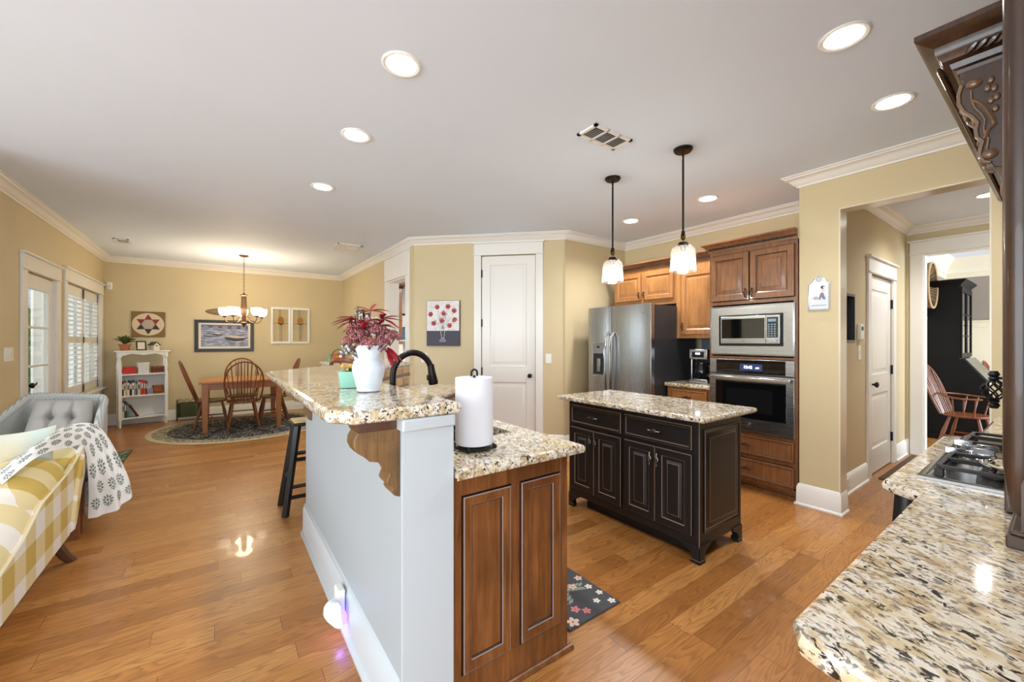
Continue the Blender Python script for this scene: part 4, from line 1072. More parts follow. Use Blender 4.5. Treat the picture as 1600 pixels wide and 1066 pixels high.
for x, y in ((2.225,.256),(2.42,.256),(2.28,.19),(2.37,.19),(2.325,.225)):
    mb = MB(); mb.lathe([(.024,.929),(.024,.934),(.019,.938),(.018,.952),(.001,.953)], (x,y,0), 20)
    mb.box(x-.007,x+.007,y-.026,y+.026,.950,.972)
    obj('knob', mb, MCHROME, ct, bevel=.0015)
sr = thing('spoon_rest', 'cream pottery spoon rest dish lying on the cooktop grate', 'spoon rest', (1.955,.10,.9705))
def dish(u, v):
    a = 2*math.pi*v; r = .055*u
    return (1.965+r*math.cos(a)*1.3, .105+r*math.sin(a), .9715+.016*u**3+.001*math.cos(9*a)*u)
mb = MB(); mb.grid(dish, 8, 32)
obj('dish', mb, plain('stoneware_cream', (206,190,164), .35), sr, mods=lambda o: setattr(o.modifiers.new('s','SOLIDIFY'),'thickness',-.004))
mb = MB()
for k in range(16):
    a = 2*math.pi*k/16; mb.ball((1.965+.048*1.3*math.cos(a), .105+.048*math.sin(a), .9855), .003, 6, 4)
obj('dots', mb, plain('brown_dots', (70,50,40)), sr)
mb = MB()
for k in range(5): mb.tube([(1.955+.02*math.cos(2*math.pi*q/14), .15+.020*math.sin(2*math.pi*q/14)*math.cos(k*.5), .9805+.008*k*.6+.004*math.sin(2*math.pi*q/14)) for q in range(14)], .0028, 5, True)
solo('steel_scrubber', mb, MCHROME, 'coiled steel wire scrubber beside the spoon rest on the cooktop', 'scrubber')

hb = thing('tall_counter_cabinet', 'tall dark stained cabinet standing on the counter at right edge', 'cabinet', (1.53,-.14,.921))
mb = MB(); mb.box(1.405,1.655,-.345,.065,.922,2.42); obj('body', mb, MHOOD, hb)
mb = MB(FR(1.404,.065,.922,-90)); mb.nest(.41,1.40,[(0,0),(0,-.004),(.028,-.004),(.034,.0),(.04,.0005)], False, True, 0, .03); obj('side_panel', mb, MHOOD, hb)
mb = MB(); mb.box(1.388,1.655,-.345,.086,.9215,.948); mb.box(1.394,1.655,-.345,.080,.948,.958); obj('base_moulding', mb, MHOOD, hb, bevel=.003)
mb = MB(); mb.tube([(1.42,.065,.985),(1.42,.067,1.0),(1.42,.068,1.10),(1.42,.068,2.42)], [.004,.016,.024,.024], 12); obj('half_column', mb, MHOOD, hb)
hood = thing('range_hood', 'dark carved wood mantel range hood with rope moulding and corbels', 'range hood', (2.3,-.1,.921))
mb = MB(); mb.box(1.665,1.785,-.34,.105,.9225,2.12); mb.box(2.83,2.95,-.34,.105,.9225,2.12); obj('legs', mb, MHOOD, hood, bevel=.003)
mb = MB(); mb.box(1.762,3.93,-.34,.17,2.12,2.24).box(1.785,2.83,-.34,.10,1.80,2.12).box(2.95,3.93,-.34,.0,1.5,2.12)
obj('mantel', mb, MHOOD, hood)
HP = [(0,2.125),(.01,2.125),(.012,2.14),(.022,2.144),(.024,2.155),(.032,2.16),(.036,2.175),(.05,2.182),(.058,2.20),(.062,2.205),(.064,2.225),(.08,2.235),(.094,2.243),(.1,2.25),(.1,2.265),(0,2.265)]
hp = [(3.94,.174),(1.76,.174),(1.76,-.34)]
obj('crown_moulding', MB().sweep(hp, HP), MHOOD, hood)
MROPE = mat('rope_dark', (58,40,30), .25, coat=.6)
for i in range(2):
    mb = MB()
    a = Vector(hp[i]); b_ = Vector(hp[i+1]); d = (b_-a); L = d.length; d.normalize(); nn = Vector((d.y,-d.x))
    for j in range(int(L/.019)):
        p = a + d*(j+.5)*.019 + nn*(.061); q = Vector((p.x,p.y,2.188))
        t0 = Vector((d.x,d.y,0))*.011 + Vector((nn.x,nn.y,0))*.004 + Vector((0,0,.010))
        mb.tube([q-t0, q, q+t0], [.004,.0085,.004], 6)
    obj('rope_bead', mb, MROPE, hood)
def carved_corbel(x0, x1):
    pr = [(.0,2.118),(.078,2.118),(.078,2.10),(.070,2.094),(.074,2.08),(.080,2.055),(.079,2.03),(.070,2.005),(.055,1.985),(.045,1.965),(.048,1.945),(.046,1.925),(.036,1.91),(.040,1.89),(.042,1.872),(.034,1.855),(.022,1.848),(.016,1.835),(.0,1.83)]
    mb = MB(Matrix.Translation((0,.106,0))); mb.prism(pr, x0, x1, 'yz')
    c = obj('corbel', mb, MHOOD, hood, bevel=.002)
    mb = MB(Matrix.Translation((0,.106,0)))
    for x in (x0-.002, x1+.002):
        mb.tube([(x,y,z) for y, z in pr[4:17]], .005, 6)
        mb.tube([(x,.05*(1-.7*t_/10)*math.cos(t_*.5)*.5+.03,2.03-.012*t_+.012*math.sin(t_*.9)) for t_ in range(11)], .005, 6)
        mb.ball((x,.052,2.075),(.008,.016,.013),10,6); mb.ball((x,.024,1.872),(.008,.016,.014),10,6)
    for x in (x0-.002, x1+.002):
        mb.tube([(x,y*.72,z+.002) for y, z in pr[5:15]], .0035, 6)
        for q, (yy, zz) in enumerate(((.022,2.07),(.016,2.045),(.028,2.05),(.012,2.02),(.022,2.015),(.014,1.99))): mb.ball((x,yy,zz),(.005,.007,.010),8,5)
    for k in range(9):
        y, z = pr[4+k]; mb.ball(((x0+x1)/2,y-.002,z),(.022,.008,.012),8,5)
    mb.ball(((x0+x1)/2,.036,1.872),(.036,.012,.017),12,6)
    obj('carving', mb, mat('carving_bronze_glaze', (112,82,56), .3, coat=.5), c)
carved_corbel(1.675,1.775); carved_corbel(2.84,2.94)
fi = thing('iron_finial', 'black iron basket-twist ornament sticking out beside the hood', 'ornament', (2.89,.2,1.07))
mb = MB()
for k in range(8):
    for sgn in (1,-1):
        pts = []
        for q in range(9):
            f_ = q/8; rr = .036*math.sin(math.pi*f_)+.006; a = k*math.pi/4 + sgn*f_*2.0
            pts.append((2.89+rr*math.cos(a), .212+rr*math.sin(a), 1.095+.10*f_))
        mb.tube(pts, .0035, 5)
obj('basket', mb, MIRON, fi)
mb = MB(); mb.lathe([(.012,1.06),(.02,1.075),(.014,1.085),(.02,1.096),(.01,1.1)], (2.89,.212,0), 14); mb2 = MB(); mb2.lathe([(.01,1.19),(.02,1.196),(.013,1.206),(.02,1.216),(.012,1.232)], (2.89,.212,0), 14)
obj('lower_cap', mb, MIRON, fi); obj('upper_cap', mb2, MIRON, fi)
obj('rod', MB().cyl((2.89,.106,1.20),(2.89,.205,1.20),.006,n=8), MIRON, fi)

# ------------------------------------------------------------------ pillar plaque, hall picture, hall mat
pq = thing('cutting_board_plaque', 'white cutting-board shaped plaque with a small picture on the pillar', 'plaque', (3.95,1.205,1.62))
A = FR(3.948, 1.205, 1.62, -90)
o_ = [(-.073,0),(.073,0),(.073,.215),(.055,.225),(.04,.25),(.02,.272),(0,.279),(-.02,.272),(-.04,.25),(-.055,.225),(-.073,.215)]
mb = MB(A); mb.prism(o_, -.012, 0, 'xz'); bd = obj('board', mb, MCERAM, pq, bevel=.003)
mb = MB(A); mb.tube([(x*.93,-.013,.008+z*.955) for x, z in o_], .0022, 6, True); obj('metal_rim', mb, MCHROME, pq)
mb = MB(A); mb.tube([(.013*math.cos(a*math.pi/8),-.0125,.247+.013*math.sin(a*math.pi/8)) for a in range(16)], .003, 6, True); obj('hole_ring', mb, plain('hole_grey', (150,140,124)), pq)
pic = MB(A)
def disc(mb, x, z, r, y, m, rx=1, n=14):
    mb.m = m; mb.add([(x+r*rx*math.cos(2*math.pi*k/n), y, z+r*math.sin(2*math.pi*k/n)) for k in range(n)], [tuple(range(n))]); mb.m = 0
disc(pic,.028,.183,.013,-.0128,0,1.2); disc(pic,.036,.181,.008,-.0129,1); disc(pic,.026,.155,.016,-.0128,2,.8)
pic.m = 3; pic.prism([(-.002,.085),(.012,.085),(.018,.105),(.03,.085),(.048,.085),(.03,.14),(.012,.14)], -.0129, -.0122, 'xz'); pic.m = 2
disc(pic,-.02,.10,.014,-.0128,4,1.3); disc(pic,-.045,.098,.008,-.0128,2); disc(pic,-.016,.125,.030,-.0127,5,.7)
obj('picture', pic, [plain('ink_dark',(50,52,50)),plain('skin_wash',(226,206,194)),plain('pink_wash',(220,196,196)),plain('blue_wash',(120,122,146)),plain('grey_wash',(170,168,172)),plain('white_wash',(250,250,250))], bd)
mb = MB(A)
for k in range(24): mb.box(-.05+k*.0042,-.0475+k*.0042,-.0128,-.0122,.036,.0395+.002*((k*7)%3))
obj('caption', mb, plain('caption_grey',(120,120,124)), bd)
hp_ = thing('shadow_box_frame', 'deep black framed picture on the hall wall', 'picture', (4.31,1.19,1.35))
A = FR(4.12, 1.189, 1.352, 0)
mb = MB(A); mb.nest(.385,.425,[(0,0),(0,-.075),(.025,-.08),(.03,-.012)], False, False); fr_ = obj('frame', mb, MBLK, hp_)
MART = mat('hall_landscape', (90,84,60), .5); t = NT(MART)
t.l(t.ramp(t.noise(t.coord((2,1,6)), 3, 4, .6), [(.3,(34,36,34)),(.45,(92,88,60)),(.55,(196,178,120)),(.7,(70,78,74))]), t.b.inputs['Base Color'])
obj('print', MB(A).box(.02,.365,-.012,-.004,.02,.405), MART, hp_)
mm = mat('brown_door_mat', (98,70,52), .95); t = NT(mm); t.bump(t.noise(t.coord(), 200, 2), .6, .005)
solo('door_mat', MB().box(5.30,6.70,.45,1.13,.0005,.012), mm, 'brown woven runner mat in the hall before the door', 'mat', bevel=.004)

# ------------------------------------------------------------------ windsor chairs
def windsor(name, label, arms=False):
    t_ = thing(name, label, 'chair')
    sh_ = [(.215*math.copysign(abs(math.cos(a))**.8,math.cos(a)), .02+.205*math.copysign(abs(math.sin(a))**.8,math.sin(a))) for a in [2*math.pi*k/28 for k in range(28)]]
    mb = MB(); mb.loops([[(x*s_,y*s_,z) for x, y in sh_] for s_, z in ((.90,.418),(.99,.428),(1,.438),(.98,.447),(.8,.442))]); obj('seat', mb, MCHAIR, t_)
    L = []
    for sx in (-1,1):
        for sy in (-1,1):
            a = Vector((sx*.135, .03+sy*.12, .425)); b_ = Vector((sx*.205, .02+sy*.215, 0)); L.append((a,b_))
            P_ = lambda f: a+(b_-a)*f
            obj('leg', MB().tube([P_(0),P_(.25),P_(.45),P_(.62),P_(.8),P_(1)], [.013,.016,.021,.017,.015,.011], 8), MCHAIR, t_)
    m_ = lambda i, f: L[i][0]+(L[i][1]-L[i][0])*f
    for i, j in ((0,1),(2,3)): obj('stretcher', MB().tube([m_(i,.58),(m_(i,.58)+m_(j,.58))/2,m_(j,.58)],[.009,.013,.009],7), MCHAIR, t_)
    obj('stretcher', MB().tube([(m_(0,.58)+m_(1,.58))/2,(m_(2,.58)+m_(3,.58))/2],[.010,.010],7), MCHAIR, t_)
    bow = []; zt, wb, lean = .61, .245, .21
    for k in range(25):
        a = R(-35+250*k/24)
        x = wb*math.cos(a); z = .445+zt-.30+ (.30 if math.sin(a) > 0 else .54)*math.sin(a)
        bow.append(Vector((x, -.16-lean*(z-.445)/zt, max(z,.44))))
    obj('back_bow', MB().tube(bow, .0125, 8), MCHAIR, t_)
    for k in range(9):
        f_ = (k-4)/4; x = .21*f_
        # top of the spindle on the bow
        best = min((q for q in bow if q.z > .6), key=lambda q: abs(q.x-x))
        p0 = Vector((.155*f_, -.15+.03*(1-abs(f_))*-1, .44))
        obj('spindle', MB().tube([p0,(p0+best)/2,best],[.007,.0075,.0055],6), MCHAIR, t_)
    if arms:
        arm = [Vector((.265*math.cos(R(a)), .02-.24*math.sin(R(a)) if math.sin(R(a)) > 0 else .02-.22*math.sin(R(a)), .66+.03*max(0,math.sin(R(a))))) for a in range(-50,231,14)]
        obj('arm_rail', MB().tube(arm, .014, 8, flat=.8), MCHAIR, t_)
        for sx in (-1,1):
            for q in range(3): obj('arm_spindle', MB().tube([(sx*(.19-.01*q),.13-.09*q,.44),(sx*.258,.16-.10*q,.655)],[.008,.007],6), MCHAIR, t_)
    return t_
w0 = windsor('windsor_chair', 'bow-back windsor chair at near side of dining table, back to camera')
w0.location = (.295,7.53,.007)
grp = 'windsor chairs around the dining table'; w0['group'] = grp
dup(w0, (-.13,7.90,.007), -90, 'bow-back windsor chair at left end of dining table', grp)
dup(w0, (.31,8.30,.007), 180, 'bow-back windsor chair at far side of dining table against the back wall', grp)
dup(w0, (.75,7.90,.007), 90, 'bow-back windsor chair at right end of dining table, partly behind the bar top', grp)
wa = windsor('windsor_armchair', 'windsor armchair in front of the black secretary in the next room', True)
wa.location = (7.62,.80,0); wa.rotation_euler = (0,0,R(172))
dup(wa, (9.6,.44,0), 178, 'windsor armchair beyond the black secretary, only its top rail showing')
# dining table
tb = thing('dining_table', 'square pine dining table with straight legs on round rug', 'table', (.29,7.90,.007))
mb = MB(); mb.box(-.255,.85,7.42,8.42,.735,.765); obj('tabletop', mb, MTABLE, tb, bevel=.006)
obj('apron', MB().box(-.15,.75,7.475,7.50,.64,.735).box(-.15,.75,8.33,8.355,.64,.735).box(-.20,-.175,7.52,8.31,.64,.735).box(.765,.79,7.52,8.31,.64,.735), wood('pine_apron', (148,86,38), (170,106,52), 'x', .4, 1, .1, .05), tb)
MTL = wood('pine_leg', (154,90,40), (176,114,56), 'z', .4, 1, .1, .05)
for x in (-.18,.765):
    for y in (7.485,8.35): obj('leg', MB().loops([[(x-w,y-w,z),(x+w,y-w,z),(x+w,y+w,z),(x-w,y+w,z)] for w, z in ((.03,.007),(.04,.55),(.04,.735))]), MTL, tb, bevel=.003)
mb = MB(); mb.lathe([(1.21,0),(1.22,.003),(1.21,.0065),(.0,.0065)], n=96)
rg = solo('round_rug', mb, rug_mat(), 'round navy and cream floral rug under the dining table', 'rug'); rg.location = (.34,7.84,.0004)

# ------------------------------------------------------------------ chandelier
cx, cy = .31, 7.80
MBRZ = mat('antique_bronze', (112,84,64), .4, .8)
ch = thing('chandelier', 'bronze five-light chandelier with white glass bowls above dining table', 'chandelier', (cx,cy,1.59))
obj('canopy', MB().lathe([(.0,CH-.03),(.03,CH-.028),(.065,CH-.012),(.07,CH-.001),(.0,CH-.001)], (cx,cy,0), 24), MBRZ, ch)
z = CH-.03; mb = MB(); k = 0
while z > 2.14:
    pts = []
    for a in range(0,360,45):
        dx = .010*math.cos(R(a)); dz = .019*math.sin(R(a)); pts.append((cx+(dx if k%2 else 0), cy+(0 if k%2 else dx), z-.016+dz))
    mb.tube(pts, .0028, 5, True); z -= .030; k += 1
obj('chain', mb, MBRZ, ch)
obj('stem', MB().lathe([(.006,2.14),(.02,2.125),(.05,2.11),(.05,2.10),(.034,2.09),(.036,2.05),(.042,1.90),(.044,1.80),(.03,1.76),(.028,1.68),(.05,1.665),(.052,1.655),(.03,1.635),(.012,1.61),(.004,1.585)][::-1], (cx,cy,0), 20), MBRZ, ch)
for k in range(5):
    a = R(20+72*k); ca, sa = math.cos(a), math.sin(a)
    P_ = lambda r, z: (cx+r*ca, cy+r*sa, z)
    am = obj('arm', MB().tube([P_(.03,1.80),P_(.07,1.74),P_(.12,1.68),P_(.19,1.66),P_(.24,1.68),P_(.262,1.73),P_(.265,1.765)], .006, 7), MBRZ, ch)
    obj('cup', MB().lathe([(.008,1.745),(.03,1.76),(.034,1.772),(.0,1.774)], P_(.265,0), 16), MBRZ, am)
    bwl = MB().lathe([(.03,1.772),(.055,1.785),(.074,1.815),(.080,1.85),(.078,1.895),(.075,1.895),(.077,1.85),(.071,1.817),(.053,1.788),(.03,1.776)], P_(.265,0), 24, False)
    obj('bowl_shade', bwl, MFROST, am)
    obj('bulb', MB().ball(P_(.265,1.815),(.024,.024,.032),10,7), MBULB, am)
d = bpy.data.lights.new('chandelier_lamp', 'POINT'); d.energy = 17; d.color = (1,.82,.56); d.shadow_soft_size = .15
o = bpy.data.objects.new('chandelier_lamp', d); COL.objects.link(o); o.location = (cx,cy,1.93)

# ------------------------------------------------------------------ art on the dining back wall
def wallpic(x0, x1, z0, z1, y=YB): return FR(x0, y-.002, z0, 0), x1-x0, z1-z0
A, w, h = wallpic(-1.198,-.769,1.436,1.866)
cb = thing('chinese_checkers_board', 'wooden star checkers game board hung above the white bookshelf', 'game board', (-.98,YB,1.436))
mb = MB(A); mb.box(0,w,-.022,0,0,h); bd = obj('board', mb, plain('board_olive_brown', (122,92,42), .5), cb, bevel=.002)
mb = MB(A); disc(mb, w/2, h/2, h*.44, -.0228, 0, 1.08, 40)
c0, s0, Rr = w/2, h/2, h*.40
def tri(mb, pts, m, y): mb.m = m; mb.add([(x,y,z) for x, z in pts], [tuple(range(len(pts)))]); mb.m = 0
P6 = [(c0+Rr*.56*math.cos(R(60*k)), s0+Rr*.56*math.sin(R(60*k))) for k in range(6)]
T6 = [(c0+Rr*math.cos(R(30+60*k)), s0+Rr*math.sin(R(30+60*k))) for k in range(6)]
tri(mb, P6, 1, -.0232)
for k in range(6): tri(mb, [P6[k], T6[k], P6[(k+1)%6]], [3,2,3,2,3,2][(k+1)%6] if k not in (1,4) else (2 if k == 1 else 3), -.0232)
for i in range(-4,5):
    for j in range(-4,5):
        if abs(i+j) <= 4:
            x = c0+(i+j*.5)*Rr*.115; z = s0+j*Rr*.10; disc(mb, x, z, Rr*.048, -.0236, 4, 1, 8)
obj('star_design', mb, [plain('board_cream',(214,190,156)),plain('star_brown',(92,58,48)),plain('star_red',(132,44,34)),plain('star_black',(48,42,44)),plain('marble_cream',(226,206,180))], bd)
A, w, h = wallpic(-.37,.52,1.178,1.752)
bt = thing('framed_picture', 'wide black framed picture of moored rowing boats behind the chandelier', 'picture', (.07,YB,1.178))
mb = MB(A); mb.nest(w,h,[(0,0),(0,-.03),(.004,-.034),(.05,-.026),(.055,-.014)], False, False); obj('frame', mb, MBLK, bt)
obj('mat_board', MB(A).box(.05,w-.05,-.014,-.006,.05,h-.05), plain('cream_mat', (226,216,196)), bt)
ms_ = mat('harbour_water', (120,124,146), .4); t = NT(ms_)
t.l(t.ramp(t.noise(t.coord((3,1,14)), 2.2, 4, .6), [(.3,(74,78,100)),(.5,(130,134,156)),(.62,(186,186,196)),(.75,(96,100,122))]), t.b.inputs['Base Color'])
im = obj('print', MB(A).box(.09,w-.09,-.0165,-.014,.09,h-.085), ms_, bt)
mb = MB(A)
def poly(pts, m, y=-.0175): tri(mb, pts, m, y)
for x0, z0, s_ in ((.24,.33,.16),(.43,.27,.32),(.12,.30,.12)):
    poly([(x0,z0),(x0+.1*s_,z0-.16*s_),(x0+.5*s_,z0-.27*s_),(x0+.9*s_,z0-.22*s_),(x0+1.15*s_,z0-.05*s_),(x0+.6*s_,z0-.09*s_)], 0)
    poly([(x0,z0),(x0+.6*s_,z0-.09*s_),(x0+1.15*s_,z0-.05*s_),(x0+.6*s_,z0+.05*s_)], 1, -.0178)
poly([(.10,.44),(w-.10,.40),(w-.10,h-.09),(.10,h-.09)], 2)
for k in range(5): poly([(.12+k*.14,.40),(.20+k*.14,.40),(.20+k*.14,.47),(.12+k*.14,.47)], 3, -.0179)
obj('boats', mb, [plain('boat_hull',(64,60,66)),plain('boat_cream',(196,184,170)),plain('far_shore',(86,90,112)),plain('shore_pale',(128,134,160))], im)
A, w, h = wallpic(.80,1.482,1.318,2.035)
MAMB = plain('amber_glass',(176,112,34),.15); MDGG = plain('dark_green_glass',(52,60,52),.15)
sg = thing('stained_glass_sash', 'white double sash with leaded amber tulip glass hung on the wall', 'wall art', (1.14,YB,1.318))
mb = MB(A)
for x0 in (0, w/2+.003):
    ww = w/2-.003; mb.box(x0,x0+.035,-.03,0,0,h).box(x0+ww-.035,x0+ww,-.03,0,0,h).box(x0+.035,x0+ww-.035,-.03,0,0,.04).box(x0+.035,x0+ww-.035,-.03,0,h-.04,h)
obj('frame', mb, MWHITE, sg, bevel=.002)
mt = MB(A)
for x0 in (.035, w/2+.038):
    ww = w/2-.073; xc = x0+ww/2
    for dx in (-.030,-.006): mt.box(xc+dx-.003,xc+dx+.003,-.016,-.010,.41,h-.04)
    for dx in (-.014,.014): mt.box(xc+dx-.003,xc+dx+.003,-.016,-.010,.04,.36)
    mt.box(x0,x0+ww,-.016,-.010,.395,.403)
    mb = MB(A); mb.prism([(xc+.05*math.cos(R(a))*(1-.0*a), .455+.058*math.sin(R(a)) if math.sin(R(a)) < 0 else .455+.075*math.sin(R(a))**1.2) for a in range(0,360,20)], -.017, -.009, 'xz')
    mb.m = 1; mb.prism([(xc-.055,.42),(xc-.035,.385),(xc,.365),(xc+.035,.385),(xc+.055,.42),(xc,.39)], -.018, -.009, 'xz'); mb.m = 0
    obj('tulip', mb, [MAMB, MDGG], sg)
obj('came_lines', mt, plain('lead_came',(128,128,126),.4,.6), sg)
obj('glass', MB(A).box(.035,w/2-.035,-.014,-.012,.04,h-.04).box(w/2+.035,w-.035,-.014,-.012,.04,h-.04), glass_mat('pale_leaded_glass',(254,253,250),.3), sg)
mb = MB()
fz = 1.905
mb.loops([[(-.225+L*.55, YB-.004-.03*s_*math.sin(math.pi*(j/8.0)) , fz+.06*s_*math.cos(math.pi*j/8.0)) for j in range(9)] + [(-.225+L*.55, YB-.004, fz)] for L, s_ in ((0,.05),(.06,.5),(.25,.95),(.5,1.0),(.72,.7),(.88,.25),(.92,.3),(1,.75))])
mfish = wood('carved_fish_wood', (112,86,60), (158,128,94), 'x', .5, 2)
solo('carved_fish', mb, mfish, 'carved wooden fish on the wall behind the chandelier bowls', 'wall art')

# ------------------------------------------------------------------ bookshelf and what stands on it
bsx, bsy, brz = -1.29, 8.72, 15
BM = FR(bsx, bsy, 0, brz)
bs = thing('bookshelf', 'small white bookshelf with turned posts in the corner', 'bookshelf', (bsx,bsy,0), brz)
SW, SD = .60, .21
mb = MB(BM); mb.prism([(-.03,-.02),(SW+.03,-.02),(SW+.03,SD+.01),(-.03,SD+.01)], 1.195, 1.215); obj('top', mb, MWHITE, bs, bevel=.006)
ap = [(.03,1.195),(SW-.03,1.195),(SW-.03,1.135)]+[(SW-.03-(SW-.06)*f/12, 1.15+.018*math.cos(f/12*4*math.pi)*-1+ (0.012 if 4<f<8 else 0)) for f in range(1,12)]+[(.03,1.135)]
mb = MB(BM); mb.prism(ap, .0, .014, 'xz'); obj('apron', mb, MWHITE, bs)
for x in (.02,SW-.02):
    for y in (.012,SD-.018):
        mb = MB(BM)
        mb.lathe([(.014,0),(.020,.10),(.022,.115)], (x,y,0), 10); mb.box(x-.021,x+.021,y-.021,y+.021,.115,.87)
        mb.lathe([(.021,.87),(.016,.88),(.020,.90),(.025,.95),(.022,1.0),(.015,1.06),(.014,1.09),(.020,1.10),(.022,1.115)], (x,y,0), 12); mb.box(x-.021,x+.021,y-.021,y+.021,1.115,1.195)
        obj('post', mb, MWHITE, bs)
for z in (.15,.50,.845): obj('shelf', MB(BM).box(.0,SW,.0,SD,z-.022,z), MWHITE, bs, bevel=.003)
obj('side_panel', MB(BM).box(.008,.02,.03,SD-.03,.13,.84), MWHITE, bs); obj('side_panel', MB(BM).box(SW-.02,SW-.008,.03,SD-.03,.13,.84), MWHITE, bs)
obj('back_panel', MB(BM).box(.04,SW-.04,SD-.012,SD-.004,.13,.84), MWHITE, bs)
def book(x, z, wd_, hh, dd, c, label, tilt=0, grp='books on the middle shelf', y=.02):
    M = BM @ Matrix.Translation((x,y,z)) @ Matrix.Rotation(R(tilt),4,'Y')
    b_ = thing('book', label, 'book', tuple(M.translation), brz, grp)
    mc = plain('cover_%d_%d_%d' % c, c, .55)
    mb = MB(M); mb.box(0,.003,0,dd,0,hh).box(wd_-.003,wd_,0,dd,0,hh).box(0,wd_,-.0005,.003,0,hh); cv = obj('cover', mb, mc, b_)
    obj('pages', MB(M).box(.003,wd_-.003,.003,dd-.004,.004,hh-.004), MPAPER, b_)
    obj('title_band', MB(M).box(wd_*.25,wd_*.75,-.0012,-.0004,hh*.45,hh*.8), plain('title_%d_%d_%d' % c, tuple(255-v//2 if sum(c) < 380 else v//3 for v in c)), cv)
bk = [(.018,.235,(40,38,40),'dark book at the left end of the middle bookshelf row'),(.022,.20,(226,212,186),'cream book, second from the left in the middle row'),(.010,.24,(206,176,130),'thin tan book between the cream books in the middle row'),(.030,.205,(222,210,190),'thick pale book with pictured spine beside the black book'),
      (.026,.235,(24,24,26),'tall black book in the middle row'),(.024,.20,(232,230,226),'white book right of the tall black book'),(.022,.24,(112,122,134),'tall blue-grey book left of the maroon book'),(.012,.22,(120,30,40),'thin maroon book in the middle row'),(.036,.21,(182,196,184),'pale sage green book left of the red books'),
      (.034,.235,(206,44,32),'thick bright red book in the middle row'),(.024,.225,(190,60,34),'orange-red book right of the thick red book'),(.020,.215,(60,58,112),'indigo book at the right end beside the basket')]
x = .045
for wd_, hh, c, lb in bk:
    book(x, .5005, wd_, hh, .15, c, lb); x += wd_+.002
lo = [(.024,.24,(206,200,186),'pale grey book at the left of the bottom shelf',0,.045),(.026,.26,(44,66,56),'dark green tall book on the bottom shelf',0,.072),(.018,.235,(60,110,84),'emerald green book on the bottom shelf',0,.101)]
for wd_, hh, c, lb, tl, x in lo: book(x, .1505, wd_, hh, .15, c, lb, tl, 'books on the bottom shelf')
book(.128, .1585, .022, .225, .15, (84,34,30), 'maroon book leaning at an angle on the bottom shelf', -0.0001, 'books on the bottom shelf') if False else None
M = BM @ Matrix.Translation((.245,.02,.1615)) @ Matrix.Rotation(R(-27),4,'Y')
b_ = thing('book', 'maroon book leaning at an angle on the bottom shelf', 'book', tuple(M.translation), brz, 'books on the bottom shelf')
obj('cover', MB(M).box(-.024,-.021,0,.15,0,.22).box(-.003,0,0,.15,0,.22).box(-.024,0,-.0005,.003,0,.22), plain('maroon_cover',(84,34,30)), b_); obj('pages', MB(M).box(-.021,-.003,.003,.146,.003,.217), MPAPER, b_)
bk_ = thing('basket', 'small orange-brown handled basket at the right of the middle shelf', 'basket', tuple((BM@Vector((.475,.09,.50)))), brz)
mb = MB(BM @ Matrix.Translation((.49,.095,.501)))
mb.loops([[(x*s_,y*s_,z) for x, y in ((-.062,-.055),(.062,-.055),(.062,.055),(-.062,.055))] for s_, z in ((.80,0),(1,.11),(1.04,.112),(1.04,.13),(.95,.13),(.76,.01))])
obj('body', mb, wicker_mat('orange_wicker',(176,92,38),(116,54,22),.02), bk_)
mb = MB(BM @ Matrix.Translation((.49,.095,.501))); mb.tube([(-.066,-.06,.10),(-.05,-.066,.06),(0,-.07,.045),(.05,-.066,.06),(.066,-.06,.10)], .006, 6); obj('handle', mb, plain('basket_handle',(168,104,56)), bk_)
solo('red_box', MB(BM).box(.06,.21,.03,.18,.8455,.955), MRED, 'red keepsake box on the upper bookshelf shelf', 'box', bevel=.006)
wb = MB(BM); wb.loops([[(x,y,z) for x, y in ((.235-s_,.03-s_),(.365+s_,.03-s_),(.365+s_,.16+s_),(.235-s_,.16+s_))] for s_, z in ((0,.8455),(.004,.985),(.010,.987),(.010,1.02),(0,1.02))])
solo('white_basket', wb, wicker_mat('white_wicker',(236,236,232),(196,196,194),.03), 'white square woven basket in the middle of the upper shelf', 'basket')
wbx = thing('wooden_box', 'carved reddish wooden box with knob at the right of the upper shelf', 'box', tuple((BM@Vector((.485,.1,.8455)))), brz)
obj('body', MB(BM).box(.41,.56,.03,.16,.846,.95), wood('rosewood_box',(112,56,32),(142,76,46),'x'), wbx, bevel=.003); obj('carved_front', MB(BM).box(.425,.545,.026,.03,.87,.925), plain('carved_panel',(98,40,32)), wbx, bevel=.002)
obj('lid_knob', MB(BM @ Matrix.Translation((.485,.095,.95))).lathe([(.006,0),(.009,.008),(.002,.014)],n=10), MDARKW, wbx)
TP = BM @ Matrix.Translation((0,0,1.2155))
pp = thing('potted_plant', 'green houseplant in terracotta pot at left of the bookshelf top', 'plant', tuple((TP@Vector((.09,.10,0)))), brz)
mb = MB(TP @ Matrix.Translation((.085,.10,0))); mb.lathe([(.05,0),(.062,.06),(.072,.085),(.078,.086),(.08,.105),(.07,.105),(.062,.085),(.0,.08)], n=22); obj('pot', mb, plain('terracotta',(178,108,70),.7), pp)
mb = MB(TP @ Matrix.Translation((.085,.10,.08)))
for q in range(60):
    a = random.uniform(0,6.28); e = random.uniform(.1,1.2); L = random.uniform(.16,.30)
    blade(mb, (0,0,.02), (math.cos(a)*math.cos(e), math.sin(a)*math.cos(e)*.7, math.sin(e)+.7), L, .017, .45)
obj('leaves', mb, plain('fern_green',(84,104,44),.5), pp)
mb = MB(TP @ Matrix.Translation((.085,.10,.08)))
for q in range(10):
    a = random.uniform(0,6.28); mb.tube([(0.01*math.cos(a),.01*math.sin(a),0),(.04*math.cos(a),.03*math.sin(a),.10)], .004, 5)
obj('stems', mb, plain('fern_stem',(78,64,36)), pp)
